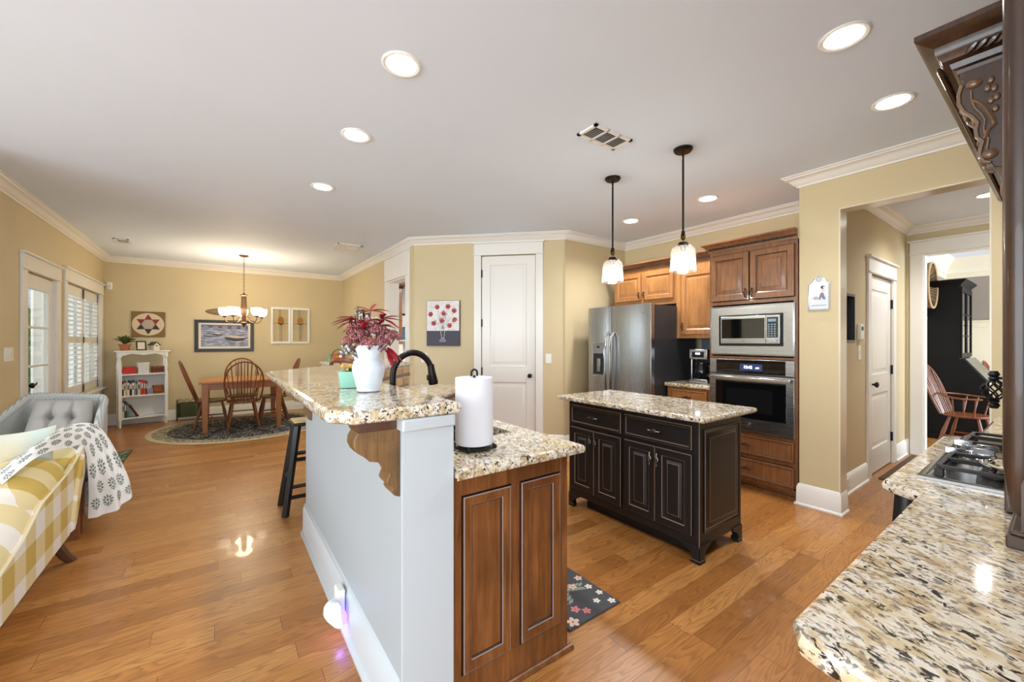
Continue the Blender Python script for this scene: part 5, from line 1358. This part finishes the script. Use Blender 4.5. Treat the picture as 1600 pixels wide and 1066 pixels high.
pf = thing('photo_frame', 'small black tilted photo frame on the bookshelf top', 'picture frame', tuple((TP@Vector((.27,.08,0)))), brz)
M = TP @ Matrix.Translation((.215,.06,.002)) @ Matrix.Rotation(R(-14),4,'X')
mb = MB(M); mb.nest(.125,.155,[(0,.0),(0,-.010),(.016,-.010),(.018,-.004)], True, False); obj('frame', mb, MBLK, pf)
obj('photo', MB(M).box(.014,.111,-.005,-.002,.014,.141), plain('photo_cream',(226,216,196)), pf)
obj('stand', MB(TP).box(.26,.28,.066,.13,.001,.008), MBLK, pf)
bh = thing('birdhouse', 'small white birdhouse with grey roof on the bookshelf top', 'birdhouse', tuple((TP@Vector((.49,.1,0)))), brz)
M = TP @ Matrix.Translation((.43,.05,.0005)) @ Matrix.Rotation(R(25),4,'Z')
obj('house', MB(M).prism([(0,0),(.085,0),(.085,.085),(.0425,.125),(0,.085)],0,.11,'xz'), plain('birdhouse_white',(226,218,198)), bh)
obj('roof', MB(M).prism([(-.012,.080),(.0425,.132),(.097,.080),(.097,.089),(.0425,.142),(-.012,.089)],-.012,.122,'xz'), plain('slate_roof',(92,92,84)), bh)
mb = MB(M); disc(mb,.0425,.075,.012,-.0008,0); obj('entrance', mb, MBLK, bh)
mb = MB(TP)
for k in range(4): mb.ball((.165+k*.014,.045+.01*(k%2),.018+.012*(k%2)),(.013,.011,.018),8,6)
for k in range(2): mb.cyl((.17+k*.03,.045,.02),(.17+k*.03,.045,.06),.005,.003,n=6)
solo('figurine', mb, plain('figurine_bisque',(186,168,136),.5), 'little pale animal figurine beside the potted plant', 'figurine')

# magazine rack
mr = thing('magazine_rack', 'green wrought iron magazine rack on the floor by the back wall', 'magazine rack', (-.42,8.98,0))
MGI = plain('green_iron',(74,84,58),.5,.3)
mb = MB()
for y in (8.90,9.06):
    for x in (-.60,-.24): mb.cyl((x,y,0),(x,y,.36),.007,n=6)
    for z in (.07,.30): mb.tube([(-.60,y,z),(-.24,y,z)],.005,6)
    for k in range(4):
        xc = -.555+k*.09; mb.tube([(xc+.035*math.cos(R(a)),y,.32+.04*math.sin(R(a))) for a in range(0,181,30)],.004,5)
for x in (-.60,-.24): mb.tube([(x,8.90,.07),(x,9.06,.07)],.005,6); mb.tube([(x,8.90,.30),(x,9.06,.30)],.005,6)
obj('frame', mb, MGI, mr)
MESH = glass_mat('wire_mesh',(196,200,180),.1,.5,.02)
obj('mesh_panels', MB().box(-.597,-.243,8.898,8.902,.07,.30).box(-.597,-.243,9.058,9.062,.07,.30).box(-.597,-.243,8.90,9.06,.066,.070), MESH, mr)
for k, (c, lb) in enumerate((((206,200,190),'pale magazine standing in the green rack, left'),((226,226,222),'white magazine in the middle of the green rack'),((150,150,60),'olive-yellow magazine lying low in the green rack'),((130,96,70),'brown magazine at the back of the green rack'))):
    solo('magazine', MB(FR(-.55+k*.03,8.925+k*.03,.072,random.uniform(-4,4))).box(0,.20,0,.012,0,.20-.03*(k==2)*2), plain('mag_%d'%k, c), lb, 'magazine', 'magazines in the green rack')

# ------------------------------------------------------------------ sideboard on the right of the breakfast room
sb = thing('sideboard', 'white sideboard against the right wall of the breakfast room', 'sideboard', (1.85,8.15,0))
obj('top', MB().box(1.585,2.112,7.50,8.72,.935,.965), MWHITE, sb, bevel=.004); obj('body', MB().box(1.62,2.10,7.54,8.68,.10,.935), MWHITE, sb)
for k in range(3): rdoor(FR(1.62,8.66-k*.375,.14,-90) @ Matrix.Identity(4), .36, .55, [MWHITE,MWHITE], sb)
for x in (1.65,2.07):
    for y in (7.57,8.65): obj('foot', MB().box(x-.03,x+.03,y-.03,y+.03,0,.10), MWHITE, sb)
pk = thing('pumpkin_basket', 'orange pumpkin-shaped basket on the white sideboard', 'basket', (1.80,8.05,.966))
def pum(u, v):
    a = 2*math.pi*v; e = math.pi*u-math.pi/2; r = .12*math.cos(e)**.7*(1+.05*math.cos(10*a)) if math.cos(e) > 1e-3 else .001
    return (1.80+r*math.cos(a), 8.05+r*math.sin(a), 1.05+.083*math.sin(e))
obj('body', MB().grid(pum, 14, 50), plain('pumpkin_orange',(188,104,40),.5), pk)
obj('handle', MB().tube([(1.80+.10*math.cos(R(a)),8.05-.05*math.cos(R(a)),1.10+.11*math.sin(R(a))) for a in range(0,181,20)],.008,7), MDARKW, pk)
gv = MB(); gv.lathe([(.03,0),(.036,.01),(.028,.05),(.034,.10),(.045,.15),(.041,.15),(.030,.10),(.022,.05),(.0,.02)], (1.70,8.33,.966), 18)
solo('green_vase', gv, plain('sea_green_glass',(138,186,154),.15), 'small sea-green vase left of the pumpkin basket', 'vase')
frs = [(8.46,8.30,1.50,1.86,MBLK,'black photo frame farthest along the gallery wall'),(8.26,8.05,1.45,1.84,MBLK,'black photo frame second along the gallery wall'),(8.08,7.86,1.86,2.0,plain('silver_frame',(170,166,158),.3,.6),'silver frame topmost on the gallery wall above the flowers'),(7.86,7.50,1.56,1.94,MBLK,'large black photo frame at the centre of the gallery wall'),(7.42,7.15,1.60,1.86,MBLK,'black photo frame right of centre on the gallery wall'),(7.08,6.70,1.46,1.765,MWHITE,'white framed photo nearest the doorway on the gallery wall')]
for a, b_, z0, z1, m_, lb in frs:
    f = thing('photo_frame', lb, 'picture frame', (XD,(a+b_)/2,z0), 0, 'framed photos on the breakfast room wall')
    M = FR(XD-.001,a,z0,-90); mb = MB(M); mb.nest(a-b_,z1-z0,[(0,0),(0,-.03),(.022,-.03),(.025,-.016)],False,False); obj('frame', mb, m_, f)
    obj('mat_board', MB(M).box(.02,a-b_-.02,-.017,-.010,.02,z1-z0-.02), MPAPER, f)
    obj('photo', MB(M).box((a-b_)*.3,(a-b_)*.7,-.0185,-.017,(z1-z0)*.28,(z1-z0)*.72), plain('photo_grey_%d'%int(a*100),(112,108,110)), f)

# poppy painting on the pantry wall
A = PM @ Matrix.Translation((-1.98,-.002,1.305)); w, h = .452, .60
po = thing('poppy_painting', 'canvas painting of red flowers in a glass vase beside the pantry door', 'painting', tuple(A.translation), -45)
mb = MB(A); mb.box(0,w,-.03,0,0,h); obj('canvas', mb, MBLK, po)
mpaint = mat('pale_paint_ground',(226,222,222),.7); t = NT(mpaint); t.l(t.ramp(t.noise(t.coord(),14,4,.7),[(.3,(208,202,206)),(.6,(236,232,228)),(.8,(226,206,202))]), t.b.inputs['Base Color'])
mb = MB(A); mb.box(.004,w-.004,-.031,-.0295,.20,h-.004); mb.m = 1; mb.box(.004,w-.004,-.031,-.0295,.004,.20); gd = obj('ground', mb, [mpaint, plain('navy_table',(62,60,76),.6)], po)
mb = MB(A)
for x, z in ((.055,.42),(.145,.515),(.295,.52),(.38,.465),(.385,.345),(.235,.43),(.21,.335),(.10,.30),(.315,.27)):
    for k in range(6):
        a = R(60*k+random.uniform(-15,15)); disc(mb, x+.014*math.cos(a), z+.013*math.sin(a), .021, -.0315-.0001*k, random.choice((0,0,1)), 1, 9)
    disc(mb, x, z, .008, -.0325, 3)
    for q in range(2):
        mb.m = 2; mb.add([(x-.001,-.0313,z-.02),(x+.001,-.0313,z-.02),(.223+q*.004,-.0313,.22),(.219+q*.004,-.0313,.22)],[(0,1,2,3)])
for q in range(110):
    x, z = random.gauss(.222,.05), random.gauss(.32,.07)
    if z > .2: disc(mb, x, z, random.uniform(.003,.008), -.0314, random.choice((2,4)), 1, 6)
mb.m = 4
for x0, x1 in ((.190,.205),(.250,.236)): mb.add([(x0,-.0316,.215),(x0+.006,-.0316,.215),(x1+.006,-.0316,.10),(x1,-.0316,.10)],[(0,1,2,3)])
for r, z in ((.02,.10),(.045,.07),(.03,.075)): mb.tube([(.222+r*math.cos(a*math.pi/8),-.0318,z+r*.35*math.sin(a*math.pi/8)) for a in range(16)],.0022,5,True)
obj('flowers', mb, [plain('poppy_red',(160,52,52)),plain('poppy_rose',(190,88,84)),plain('stem_grey',(120,128,124)),plain('poppy_centre',(70,44,40)),plain('white_stroke',(208,208,206))], gd)

# laundry room seen through the narrow doorway
lc = thing('laundry_cabinet', 'brown wooden wall cabinet with crown seen through the narrow doorway', 'cabinet', (2.8,8.4,1.39))
obj('body', MB().box(2.42,3.03,8.05,8.69,1.39,2.50), MBROWN, lc); mb = MB(); mb.sweep([(3.03,8.68),(3.03,8.05),(2.42,8.05)][::-1] if False else [(2.42,8.05),(3.03,8.05),(3.03,8.68)], [(0,2.44),(.02,2.44),(.03,2.48),(.05,2.50),(.05,2.53),(0,2.53)]); obj('crown_moulding', mb, MDARKW, lc)
mb = MB()
for k in range(5): mb.ball((2.95+random.uniform(-.06,.06),8.12,2.54+.02*k),(.05,.04,.03),8,6)
solo('pine_cone_garland', mb, MDARKW, 'dark carved ornament lying on top of the laundry cabinet', 'ornament')
dw_ = thing('clothes_dryer', 'white clothes dryer glimpsed through the narrow doorway', 'dryer', (2.9,8.3,0))
obj('body', MB().box(2.55,3.22,8.05,8.68,.0,1.0), MWHITE, dw_, bevel=.01); obj('control_panel', MB().box(2.55,3.22,8.5,8.68,1.0,1.30), MWHITE, dw_, bevel=.01); obj('door', MB().box(2.70,3.08,8.035,8.05,.45,.85), MPLASTIC, dw_, bevel=.01)
cb_ = thing('bulletin_picture', 'small dark framed picture beside the laundry cabinet', 'picture', (3.2,8.69,1.62))
obj('frame', MB().box(3.10,3.42,8.675,8.698,1.66,1.98), MBLK, cb_); obj('print', MB().box(3.12,3.40,8.670,8.675,1.68,1.93), MPAPER, cb_)
solo('blue_storage_bag', MB().box(3.08,3.40,8.45,8.69,1.40,1.64), plain('bag_blue',(70,110,150)), 'blue storage bag on a shelf beside the laundry cabinet', 'bag', bevel=.02)
solo('laundry_shelf', MB().box(3.06,3.60,8.42,8.695,1.37,1.395), MWHITE, 'narrow white shelf under the blue storage bag', 'shelf')

# ------------------------------------------------------------------ secretary desk and basket in the dining room
se = thing('secretary_desk', 'tall black secretary desk with glass doors and slanted front', 'secretary desk', (8.6,1.0,0))
SX0, SX1 = 8.16, 9.12
obj('upper_case', MB().box(SX0,SX1,.90,1.235,1.12,2.17), MBLKP, se)
mb = MB(); mb.sweep([(SX1,1.235),(SX1,.90),(SX0,.90),(SX0,1.235)][::-1] if False else [(SX0,1.235),(SX0,.90),(SX1,.90),(SX1,1.235)], [(0,2.12),(.01,2.12),(.02,2.15),(.04,2.17),(.06,2.19),(.065,2.21),(0,2.21)]); mb.box(SX0,SX1,.90,1.235,2.17,2.21); obj('cornice', mb, MBLKP, se)
mb = MB(); mb.prism([(1.235,.08),(1.235,1.12),(.86,1.12),(.62,.78),(.62,.08)], SX0-.01, SX1+.01, 'yz'); obj('desk_base', mb, MBLKP, se, bevel=.003)
mb = MB(Matrix.Translation((0,0,0))); mb.prism([(.612,.775),(.858,1.125),(.848,1.13),(.60,.78)], SX0+.02, SX1-.02, 'yz'); obj('slant_front', mb, mat('slant_sheen',(40,42,46),.18), se)
for k in range(3): obj('drawer', MB().box(SX0+.03,SX1-.03,.604,.62,.12+k*.21,.31+k*.21), MBLKP, se, bevel=.004)
obj('plinth', MB().box(SX0-.02,SX1+.02,.60,1.235,0,.08), MBLKP, se, bevel=.004)
obj('mid_moulding', MB().box(SX0-.012,SX1+.012,.612,1.235,.765,.78), MBLKP, se)
for k in range(2):
    x0 = SX0+.02+k*.465; M = FR(x0,.90,1.14,0)
    mb = MB(M); mb.box(0,.05,-.022,0,0,.97).box(.405,.455,-.022,0,0,.97).box(.05,.405,-.022,0,0,.06).box(.05,.405,-.022,0,.90,.97)
    for z in (.30,.60): mb.box(.05,.405,-.016,-.004,z-.008,z+.008)
    d = obj('glass_door', mb, MBLKP, se, bevel=.002); obj('pane', MB(M).box(.05,.405,-.011,-.008,.06,.90), MBGLASS, d)
    obj('door_knob', MB(M).ball((.43 if k == 0 else .025,-.03,.45),.009,8,6), MCHROME, d)
tr = thing('wicker_tray', 'round woven wicker tray hung high on the dining room wall', 'tray', (7.85,1.2,1.8))
M = Matrix.Translation((7.86,1.258,2.13)) @ Matrix.Rotation(R(90),4,'X')
mb = MB(M); mb.lathe([(.001,.002),(.25,.002),(.27,.02),(.30,.14),(.315,.15),(.315,.135),(.285,.015),(.26,-.0),(.001,.0)], n=40)
obj('weave', mb, wicker_mat('dark_wicker',(150,124,96),(70,52,38),.03), tr)
mb = MB(M); mb.tube([(.308*math.cos(a*math.pi/20),.308*math.sin(a*math.pi/20),.148) for a in range(40)],.012,6,True); obj('rim', mb, plain('pale_reed',(196,168,128)), tr)

# ------------------------------------------------------------------ seating in the left foreground
MPL = plaid_mat()
so = thing('slipcovered_armchair', 'yellow and white plaid slipcovered low armchair in left foreground', 'armchair', (-1.15,2.95,0))
def smooth(o): 
    s_ = o.modifiers.new('sub','SUBSURF'); s_.levels = 2; s_.render_levels = 2
sp = [(2.15,.15),(3.0,.165),(3.62,.172),(3.76,.325),(3.88,.36),(3.96,.46),(3.985,.60),(3.94,.665),(3.80,.62),(3.60,.57),(3.40,.55),(3.13,.525),(2.88,.43),(2.65,.385),(2.15,.34)]
mb = MB(); mb.prism(sp, -.775, -.752, 'yz'); obj('side_skirt', mb, MPL, so, bevel=.004)
mb = MB(); mb.tube([(-.752,y,z) for y, z in sp[7:]], .006, 6); obj('piping', mb, plain('piping_cream',(226,214,180)), so)
def armc(u, v):
    y = 2.12+1.46*v
    s_ = .33+.06*max(0,(y-2.4)) + (.10/(1+math.exp(-(y-3.0)*9)))
    t_ = s_+.15+.05*max(0,(y-2.8))
    fold = .014*math.exp(-((y-3.13)/.05)**2)*math.sin(u*3.14)
    a = math.pi*u
    x = -.955+.195*math.cos(a)*(1 if a < 1.57 else 1.25); z = s_+(t_-s_)*math.sin(a)**.8 - fold
    return (x, y, z - (.15*(u-.5) if u > .5 else 0))
mb = MB(); mb.grid(armc, 18, 40); obj('arm_pad', mb, MPL, so)
def bk3(u, v):
    a = math.pi*v; x = -1.60+.86*u
    return (x, 3.575+.075*math.cos(a)*(1 if True else 0), .30+.415*1.0*(math.sin(a)**.35)+.02*math.sin(math.pi*u))
mb = MB(); L = []
for i in range(13):
    u = i/12; x = -1.62+.885*u; e = min(1, min(u,1-u)*12+.75)
    q_ = [(3.635+.06*e*math.cos(R(a)), .42+(.275*e+.0)*math.sin(R(a))) for a in range(0,360,20)]
    L.append([(x, y+.55*max(0,z-.20), z-.02) for y, z in q_])
mb.loops(L); obj('back_cushion', mb, MPL, so)
mb = MB(); mb.box(-1.62,-.78,2.15,3.62,.16,.40); obj('seat_base', mb, MPL, so, bevel=.03)
obj('back_skirt', MB().prism([(3.62,.172),(3.76,.325),(3.88,.36),(3.96,.46),(3.975,.60),(3.955,.60),(3.94,.47),(3.87,.38),(3.75,.345),(3.605,.19)], -1.62, -.776, 'yz'), MPL, so, bevel=.006)
for x in (-.80,-1.55):
    obj('rear_leg', MB().tube([(x,3.50,.25),(x+.01,3.55,.14),(x+.03,3.60,.06),(x+.05,3.655,.0)], [.034,.03,.026,.024], 8), MDARKW, so)
    obj('front_leg', MB().tube([(x,2.25,.25),(x,2.25,0)], [.03,.022], 8), MDARKW, so)
def pillow(name, c, w, h, th, rot, m, label):
    M = Matrix.Translation(c) @ rot
    def f(sgn):
        def g(u, v):
            a, b_ = 2*u-1, 2*v-1; e = (1-a**4)*(1-b_**4); k = 1-.10*(1-abs(a)**2)*(abs(b_)**3) ; k2 = 1-.10*(1-abs(b_)**2)*(abs(a)**3)
            return (a*w/2*k2, sgn*th/2*e**.6, b_*h/2*k)
        return g
    mb = MB(M); mb.grid(f(-1), 14, 14); mb.grid(f(1), 14, 14)
    o = solo(name, mb, m, label, 'pillow')
    return o
MPC = mat('cream_plaid_cushion',(232,222,196),.9); t = NT(MPC); t.l(t.ramp(t.noise(t.coord((1,1,.6)),4,1),[(.4,(232,222,194)),(.6,(196,208,200))]), t.b.inputs['Base Color'])
pillow('throw_pillow', (-.985,3.64,.625), .35,.44,.09, Matrix.Rotation(R(24),4,'Z') @ Matrix.Rotation(R(-5),4,'X'), MPC, 'cream and pale blue pillow leaning behind the folded blanket')
pillow('throw_pillow', (-1.20,3.22,.64), .42,.42,.13, Matrix.Rotation(R(14),4,'Z') @ Matrix.Rotation(R(-14),4,'X'), plain('ivory_cushion',(238,230,208),.9), 'ivory pillow cut off by the left edge of the picture')
# throw blanket with block-printed flowers
BI = [(-.90,3.18,.64),(-.81,3.34,.735),(-.782,3.75,.690),(-.748,3.93,.640),(-.742,4.0,.362),(-.748,4.02,.13)]
BO = [(-.956,3.30,.672),(-.86,3.45,.768),(-.824,3.95,.806),(-.693,4.08,.741),(-.559,4.08,.403),(-.527,4.08,.235)]
def crv(P_, t_):
    n = len(P_)-1; k = min(int(t_*n), n-1); f = t_*n-k
    p0, p1, p2, p3 = (Vector(P_[max(k-1,0)]), Vector(P_[k]), Vector(P_[k+1]), Vector(P_[min(k+2,n)]))
    return .5*((2*p1)+(p2-p0)*f+(2*p0-5*p1+4*p2-p3)*f*f+(3*p1-p0-3*p2+p3)*f**3)
def blk(u, v):
    a = crv(BI, min(max(v,0),1)); b_ = crv(BO, min(max(v,0),1)); p = a+(b_-a)*u
    bulge = math.sin(math.pi*min(max(u,0),1))
    hang = max(0, (v-.55)/.45)
    p += Vector((.0,-.02,.03))*bulge*(1-hang) + Vector((.035,-.05,-.02))*bulge*hang
    p += Vector((.012,-.012,0))*math.sin(u*16)*hang*.9
    return p
mb = MB(); mb.grid(blk, 40, 60)
mb.m = 1
def motif(u0, v0, s_):
    su, sv = s_/.33, s_/1.0
    for k in range(7):
        a = R(-30+40*k); c_, n_ = math.cos(a), math.sin(a)
        pts = []
        for q in range(8):
            b_ = 2*math.pi*q/8; ex, ey = .62+.30*math.cos(b_), .13*math.sin(b_)
            pts.append((u0+(ex*c_-ey*n_)*su, v0-(ex*n_+ey*c_)*sv))
        mb.decal(blk, pts, .0022)
    mb.decal(blk, [(u0+.2*su*math.cos(q), v0-.2*sv*math.sin(q)) for q in [2*math.pi*k/8 for k in range(8)]], .0022)
    mb.decal(blk, [(u0-.05*su,v0+.3*sv),(u0+.05*su,v0+.3*sv),(u0+.05*su,v0+1.25*sv),(u0-.05*su,v0+1.25*sv)], .0022)
    for sg_ in (-1,1):
        for q in (.55,.9): mb.decal(blk, [(u0,v0+(q+.1)*sv),(u0+sg_*.55*su,v0+(q-.25)*sv),(u0+sg_*.6*su,v0+(q-.12)*sv),(u0,v0+(q+.25)*sv)], .0022)
k = 0
v = .05
while v < .97:
    for j in range(4):
        u = .12+j*.25+(.125 if k%2 else 0)
        if u < .93: motif(u, v, .033)
    v += .085; k += 1
solo('throw_blanket', mb, [mat('white_cotton',(240,238,232),.95), plain('grey_green_print',(108,116,108),.9)], 'white throw blanket with grey-green printed flowers over the armchair back', 'blanket')
# small wooden side table behind the armchair
stb = thing('side_table', 'small reddish wooden side table half hidden behind the blanket', 'table', (-.95,4.08,0))
obj('tabletop', MB().box(-1.12,-.785,4.0,4.165,.47,.49), MCHAIR, stb, bevel=.004)
for x in (-1.095,-.81):
    for y in (4.025,4.14): obj('leg', MB().loops([[(x-w,y-w,z),(x+w,y-w,z),(x+w,y+w,z),(x-w,y+w,z)] for w, z in ((.017,0),(.023,.47))]), MCHAIR, stb)
for x in (-1.095,-.81): obj('stretcher', MB().box(x-.008,x+.008,4.04,4.125,.14,.165), MCHAIR, stb)
# grey wicker armchair with tufted cushion
wk = thing('wicker_armchair', 'grey wicker armchair with tufted grey cushion beside the glazed door', 'armchair', (-1.05,4.6,0))
MWK = wicker_mat('grey_wicker',(204,204,198),(134,136,134),.014)
WC = [(-1.46,4.22,.60),(-1.43,4.40,.655),(-1.37,4.60,.74),(-1.29,4.78,.855),(-1.235,4.89,.925),(-1.12,4.92,.925),(-.90,4.90,.90),(-.815,4.87,.885),(-.80,4.72,.79),(-.785,4.50,.68),(-.76,4.30,.62),(-.74,4.15,.60)]
def wick(u, v):
    p = crv(WC, u); back = max(0, 1-abs(u-.5)/.28)
    z = p.z*(1-v)+.10*v
    q = Vector((p.x, p.y-.10*back*math.sin(v*1.6), z))
    return q
mb = MB(); mb.grid(wick, 48, 14)
obj('shell', mb, MWK, wk, mods=lambda o: (setattr(o.modifiers.new('s','SOLIDIFY'),'thickness',.05), setattr(o.modifiers['s'],'offset',0)))
mb = MB(); mb.tube([crv(WC,k/60)+Vector((0,0,-.01)) for k in range(61)], .030, 10); obj('rolled_rim', mb, MWK, wk)
mb = MB(); mb.box(-1.38,-.76,4.20,4.75,.16,.34); obj('seat', mb, MWK, wk, bevel=.02)
MGC = mat('grey_cushion_fabric',(162,158,152),.9); t = NT(MGC); t.bump(t.noise(t.coord(),220,2),.15,.002)
obj('seat_cushion', MB().box(-1.34,-.79,4.20,4.72,.34,.44), MGC, wk, bevel=.04, seg=4)
CTL, CTR, CBL, CBR = Vector((-1.175,4.78,.905)), Vector((-.855,4.77,.875)), Vector((-1.235,4.60,.50)), Vector((-.84,4.60,.47))
nrm = Vector((.12,-1,.42)).normalized()
def cush(sgn):
    def g(u, v):
        p = (CBL*(1-u)+CBR*u)*(1-v)+(CTL*(1-u)+CTR*u)*v
        e = max(0,(1-(2*u-1)**4)*(1-(2*v-1)**4))**.55
        d = .075*e
        if sgn > 0:
            for tu in (.34,.67):
                for tv in (.30,.66):
                    d -= .055*math.exp(-(((u-tu)/.075)**2+((v-tv)/.075)**2))
                d -= .020*math.exp(-((u-tu)/.035)**2)*e
            for tv in (.30,.66): d -= .016*math.exp(-((v-tv)/.035)**2)*e
            return p+nrm*(d+.02)
        return p-nrm*.035*e
    return g
mb = MB(); mb.grid(cush(1), 44, 44); mb.grid(cush(-1), 12, 12)
obj('back_cushion', mb, MGC, wk)
mb = MB()
for tu in (.34,.67):
    for tv in (.30,.66): mb.ball(cush(1)(tu,tv), .010, 8, 6)
obj('buttons', mb, MGC, wk)

# mats, night light
MFM = plain('charcoal_mat',(74,76,80),.8)
fm = MB(); fm.box(1.335,1.695,1.385,2.25,.0005,.009)
def flower(mb, x, y, r, m, n=5, mc=5, z=.0096):
    for k in range(n):
        a = 2*math.pi*k/n+x*9; cx_, cy_ = x+r*.58*math.cos(a), y+r*.58*math.sin(a); mb.m = m
        mb.add([(cx_+r*.46*math.cos(b_)*math.cos(a)-r*.34*math.sin(b_)*math.sin(a), cy_+r*.46*math.cos(b_)*math.sin(a)+r*.34*math.sin(b_)*math.cos(a), z+.00005*k) for b_ in [2*math.pi*q/9 for q in range(9)]], [tuple(range(9))])
    mb.m = mc; mb.add([(x+r*.14*math.cos(b_), y+r*.14*math.sin(b_), z+.0004) for b_ in [2*math.pi*q/8 for q in range(8)]], [tuple(range(8))])
def leafy(mb, x, y, a, L, m, z=.0094):
    for k in range(5):
        for s_ in (-1,1):
            b_ = a+s_*.75; px_, py_ = x+L*k/5*math.cos(a), y+L*k/5*math.sin(a); l_ = L*.42; w_ = l_*.2; c_, n_ = math.cos(b_), math.sin(b_); mb.m = m
            mb.add([(px_,py_,z),(px_+l_*.5*c_-w_*n_,py_+l_*.5*n_+w_*c_,z),(px_+l_*c_,py_+l_*n_,z),(px_+l_*.5*c_+w_*n_,py_+l_*.5*n_-w_*c_,z)],[(0,1,2,3)])
rnd = random.Random(5)
leafy(fm,1.46,1.52,1.2,.14,4); leafy(fm,1.40,1.60,.6,.16,4); leafy(fm,1.52,1.64,-.4,.12,4); leafy(fm,1.42,1.95,1.8,.15,4); leafy(fm,1.6,1.9,.3,.15,4)
for x, y, r, m in ((1.385,1.415,.034,2),(1.46,1.475,.026,3),(1.50,1.435,.024,3),(1.60,1.46,.020,1),(1.665,1.415,.022,1),(1.665,1.50,.020,1),(1.655,1.57,.022,1),(1.58,1.62,.026,2),(1.665,1.66,.024,2),(1.50,1.74,.022,1),(1.41,1.72,.020,2),(1.62,1.76,.022,1),(1.38,1.84,.03,3),(1.54,1.86,.024,2),(1.45,2.05,.03,2),(1.6,2.1,.03,3)):
    flower(fm, x, y, r, m)
for q in range(40):
    x, y = rnd.uniform(1.35,1.55), rnd.uniform(1.6,2.2); fm.m = 1; fm.add([(x+.005*math.cos(b_), y+.005*math.sin(b_), .0097) for b_ in [2*math.pi*k/7 for k in range(7)]], [tuple(range(7))])
fm.m = 0
solo('floor_mat', fm, [MFM, plain('mat_white',(236,228,214)), plain('mat_peach',(226,196,176)), plain('mat_pink',(216,130,130)), plain('mat_sage',(146,156,146)), plain('mat_centre',(150,84,60))], 'charcoal floral kitchen mat on the floor beside the peninsula', 'mat')
dm = mat('dark_green_floral_mat',(44,62,54),.95); t = NT(dm); t.l(t.ramp(t.noise(t.coord(),16,3,.6),[(.35,(30,40,38)),(.5,(60,90,72)),(.58,(160,148,92)),(.66,(40,54,60))]), t.b.inputs['Base Color'])
solo('door_mat', MB().box(-1.46,-.89,6.02,6.90,.0005,.010), dm, 'dark green patterned mat inside the glazed door', 'mat', bevel=.003)
nl = thing('night_light', 'white plug-in night light glowing violet low on the bar wall', 'night light', (.46,2.05,.05))
mb = MB(); mb.box(.440,.474,1.985,2.06,.10,.21); obj('plug_body', mb, MPLASTIC, nl, bevel=.006)
mb = MB(); mb.prism([(.372,.150),(.375,.180),(.39,.198),(.41,.203),(.432,.196),(.443,.175),(.449,.12),(.455,.085),(.447,.074),(.432,.074),(.415,.086),(.385,.125)], 1.925, 1.962, 'xz'); obj('shade', mb, mat('translucent_white',(226,228,240),.3), nl, bevel=.010, seg=3)
obj('bracket', MB().box(.42,.445,1.955,2.0,.13,.18), MPLASTIC, nl)
obj('glow_led', MB().box(.452,.470,1.94,1.984,.08,.12), mat('violet_led', (110,84,255), .3, emit=2), nl)
d = bpy.data.lights.new('night_light_lamp', 'POINT'); d.energy = .16; d.color = (.40,.24,1); d.shadow_soft_size = .02
o = bpy.data.objects.new('night_light_lamp', d); COL.objects.link(o); o.location = (.45,1.978,.085)
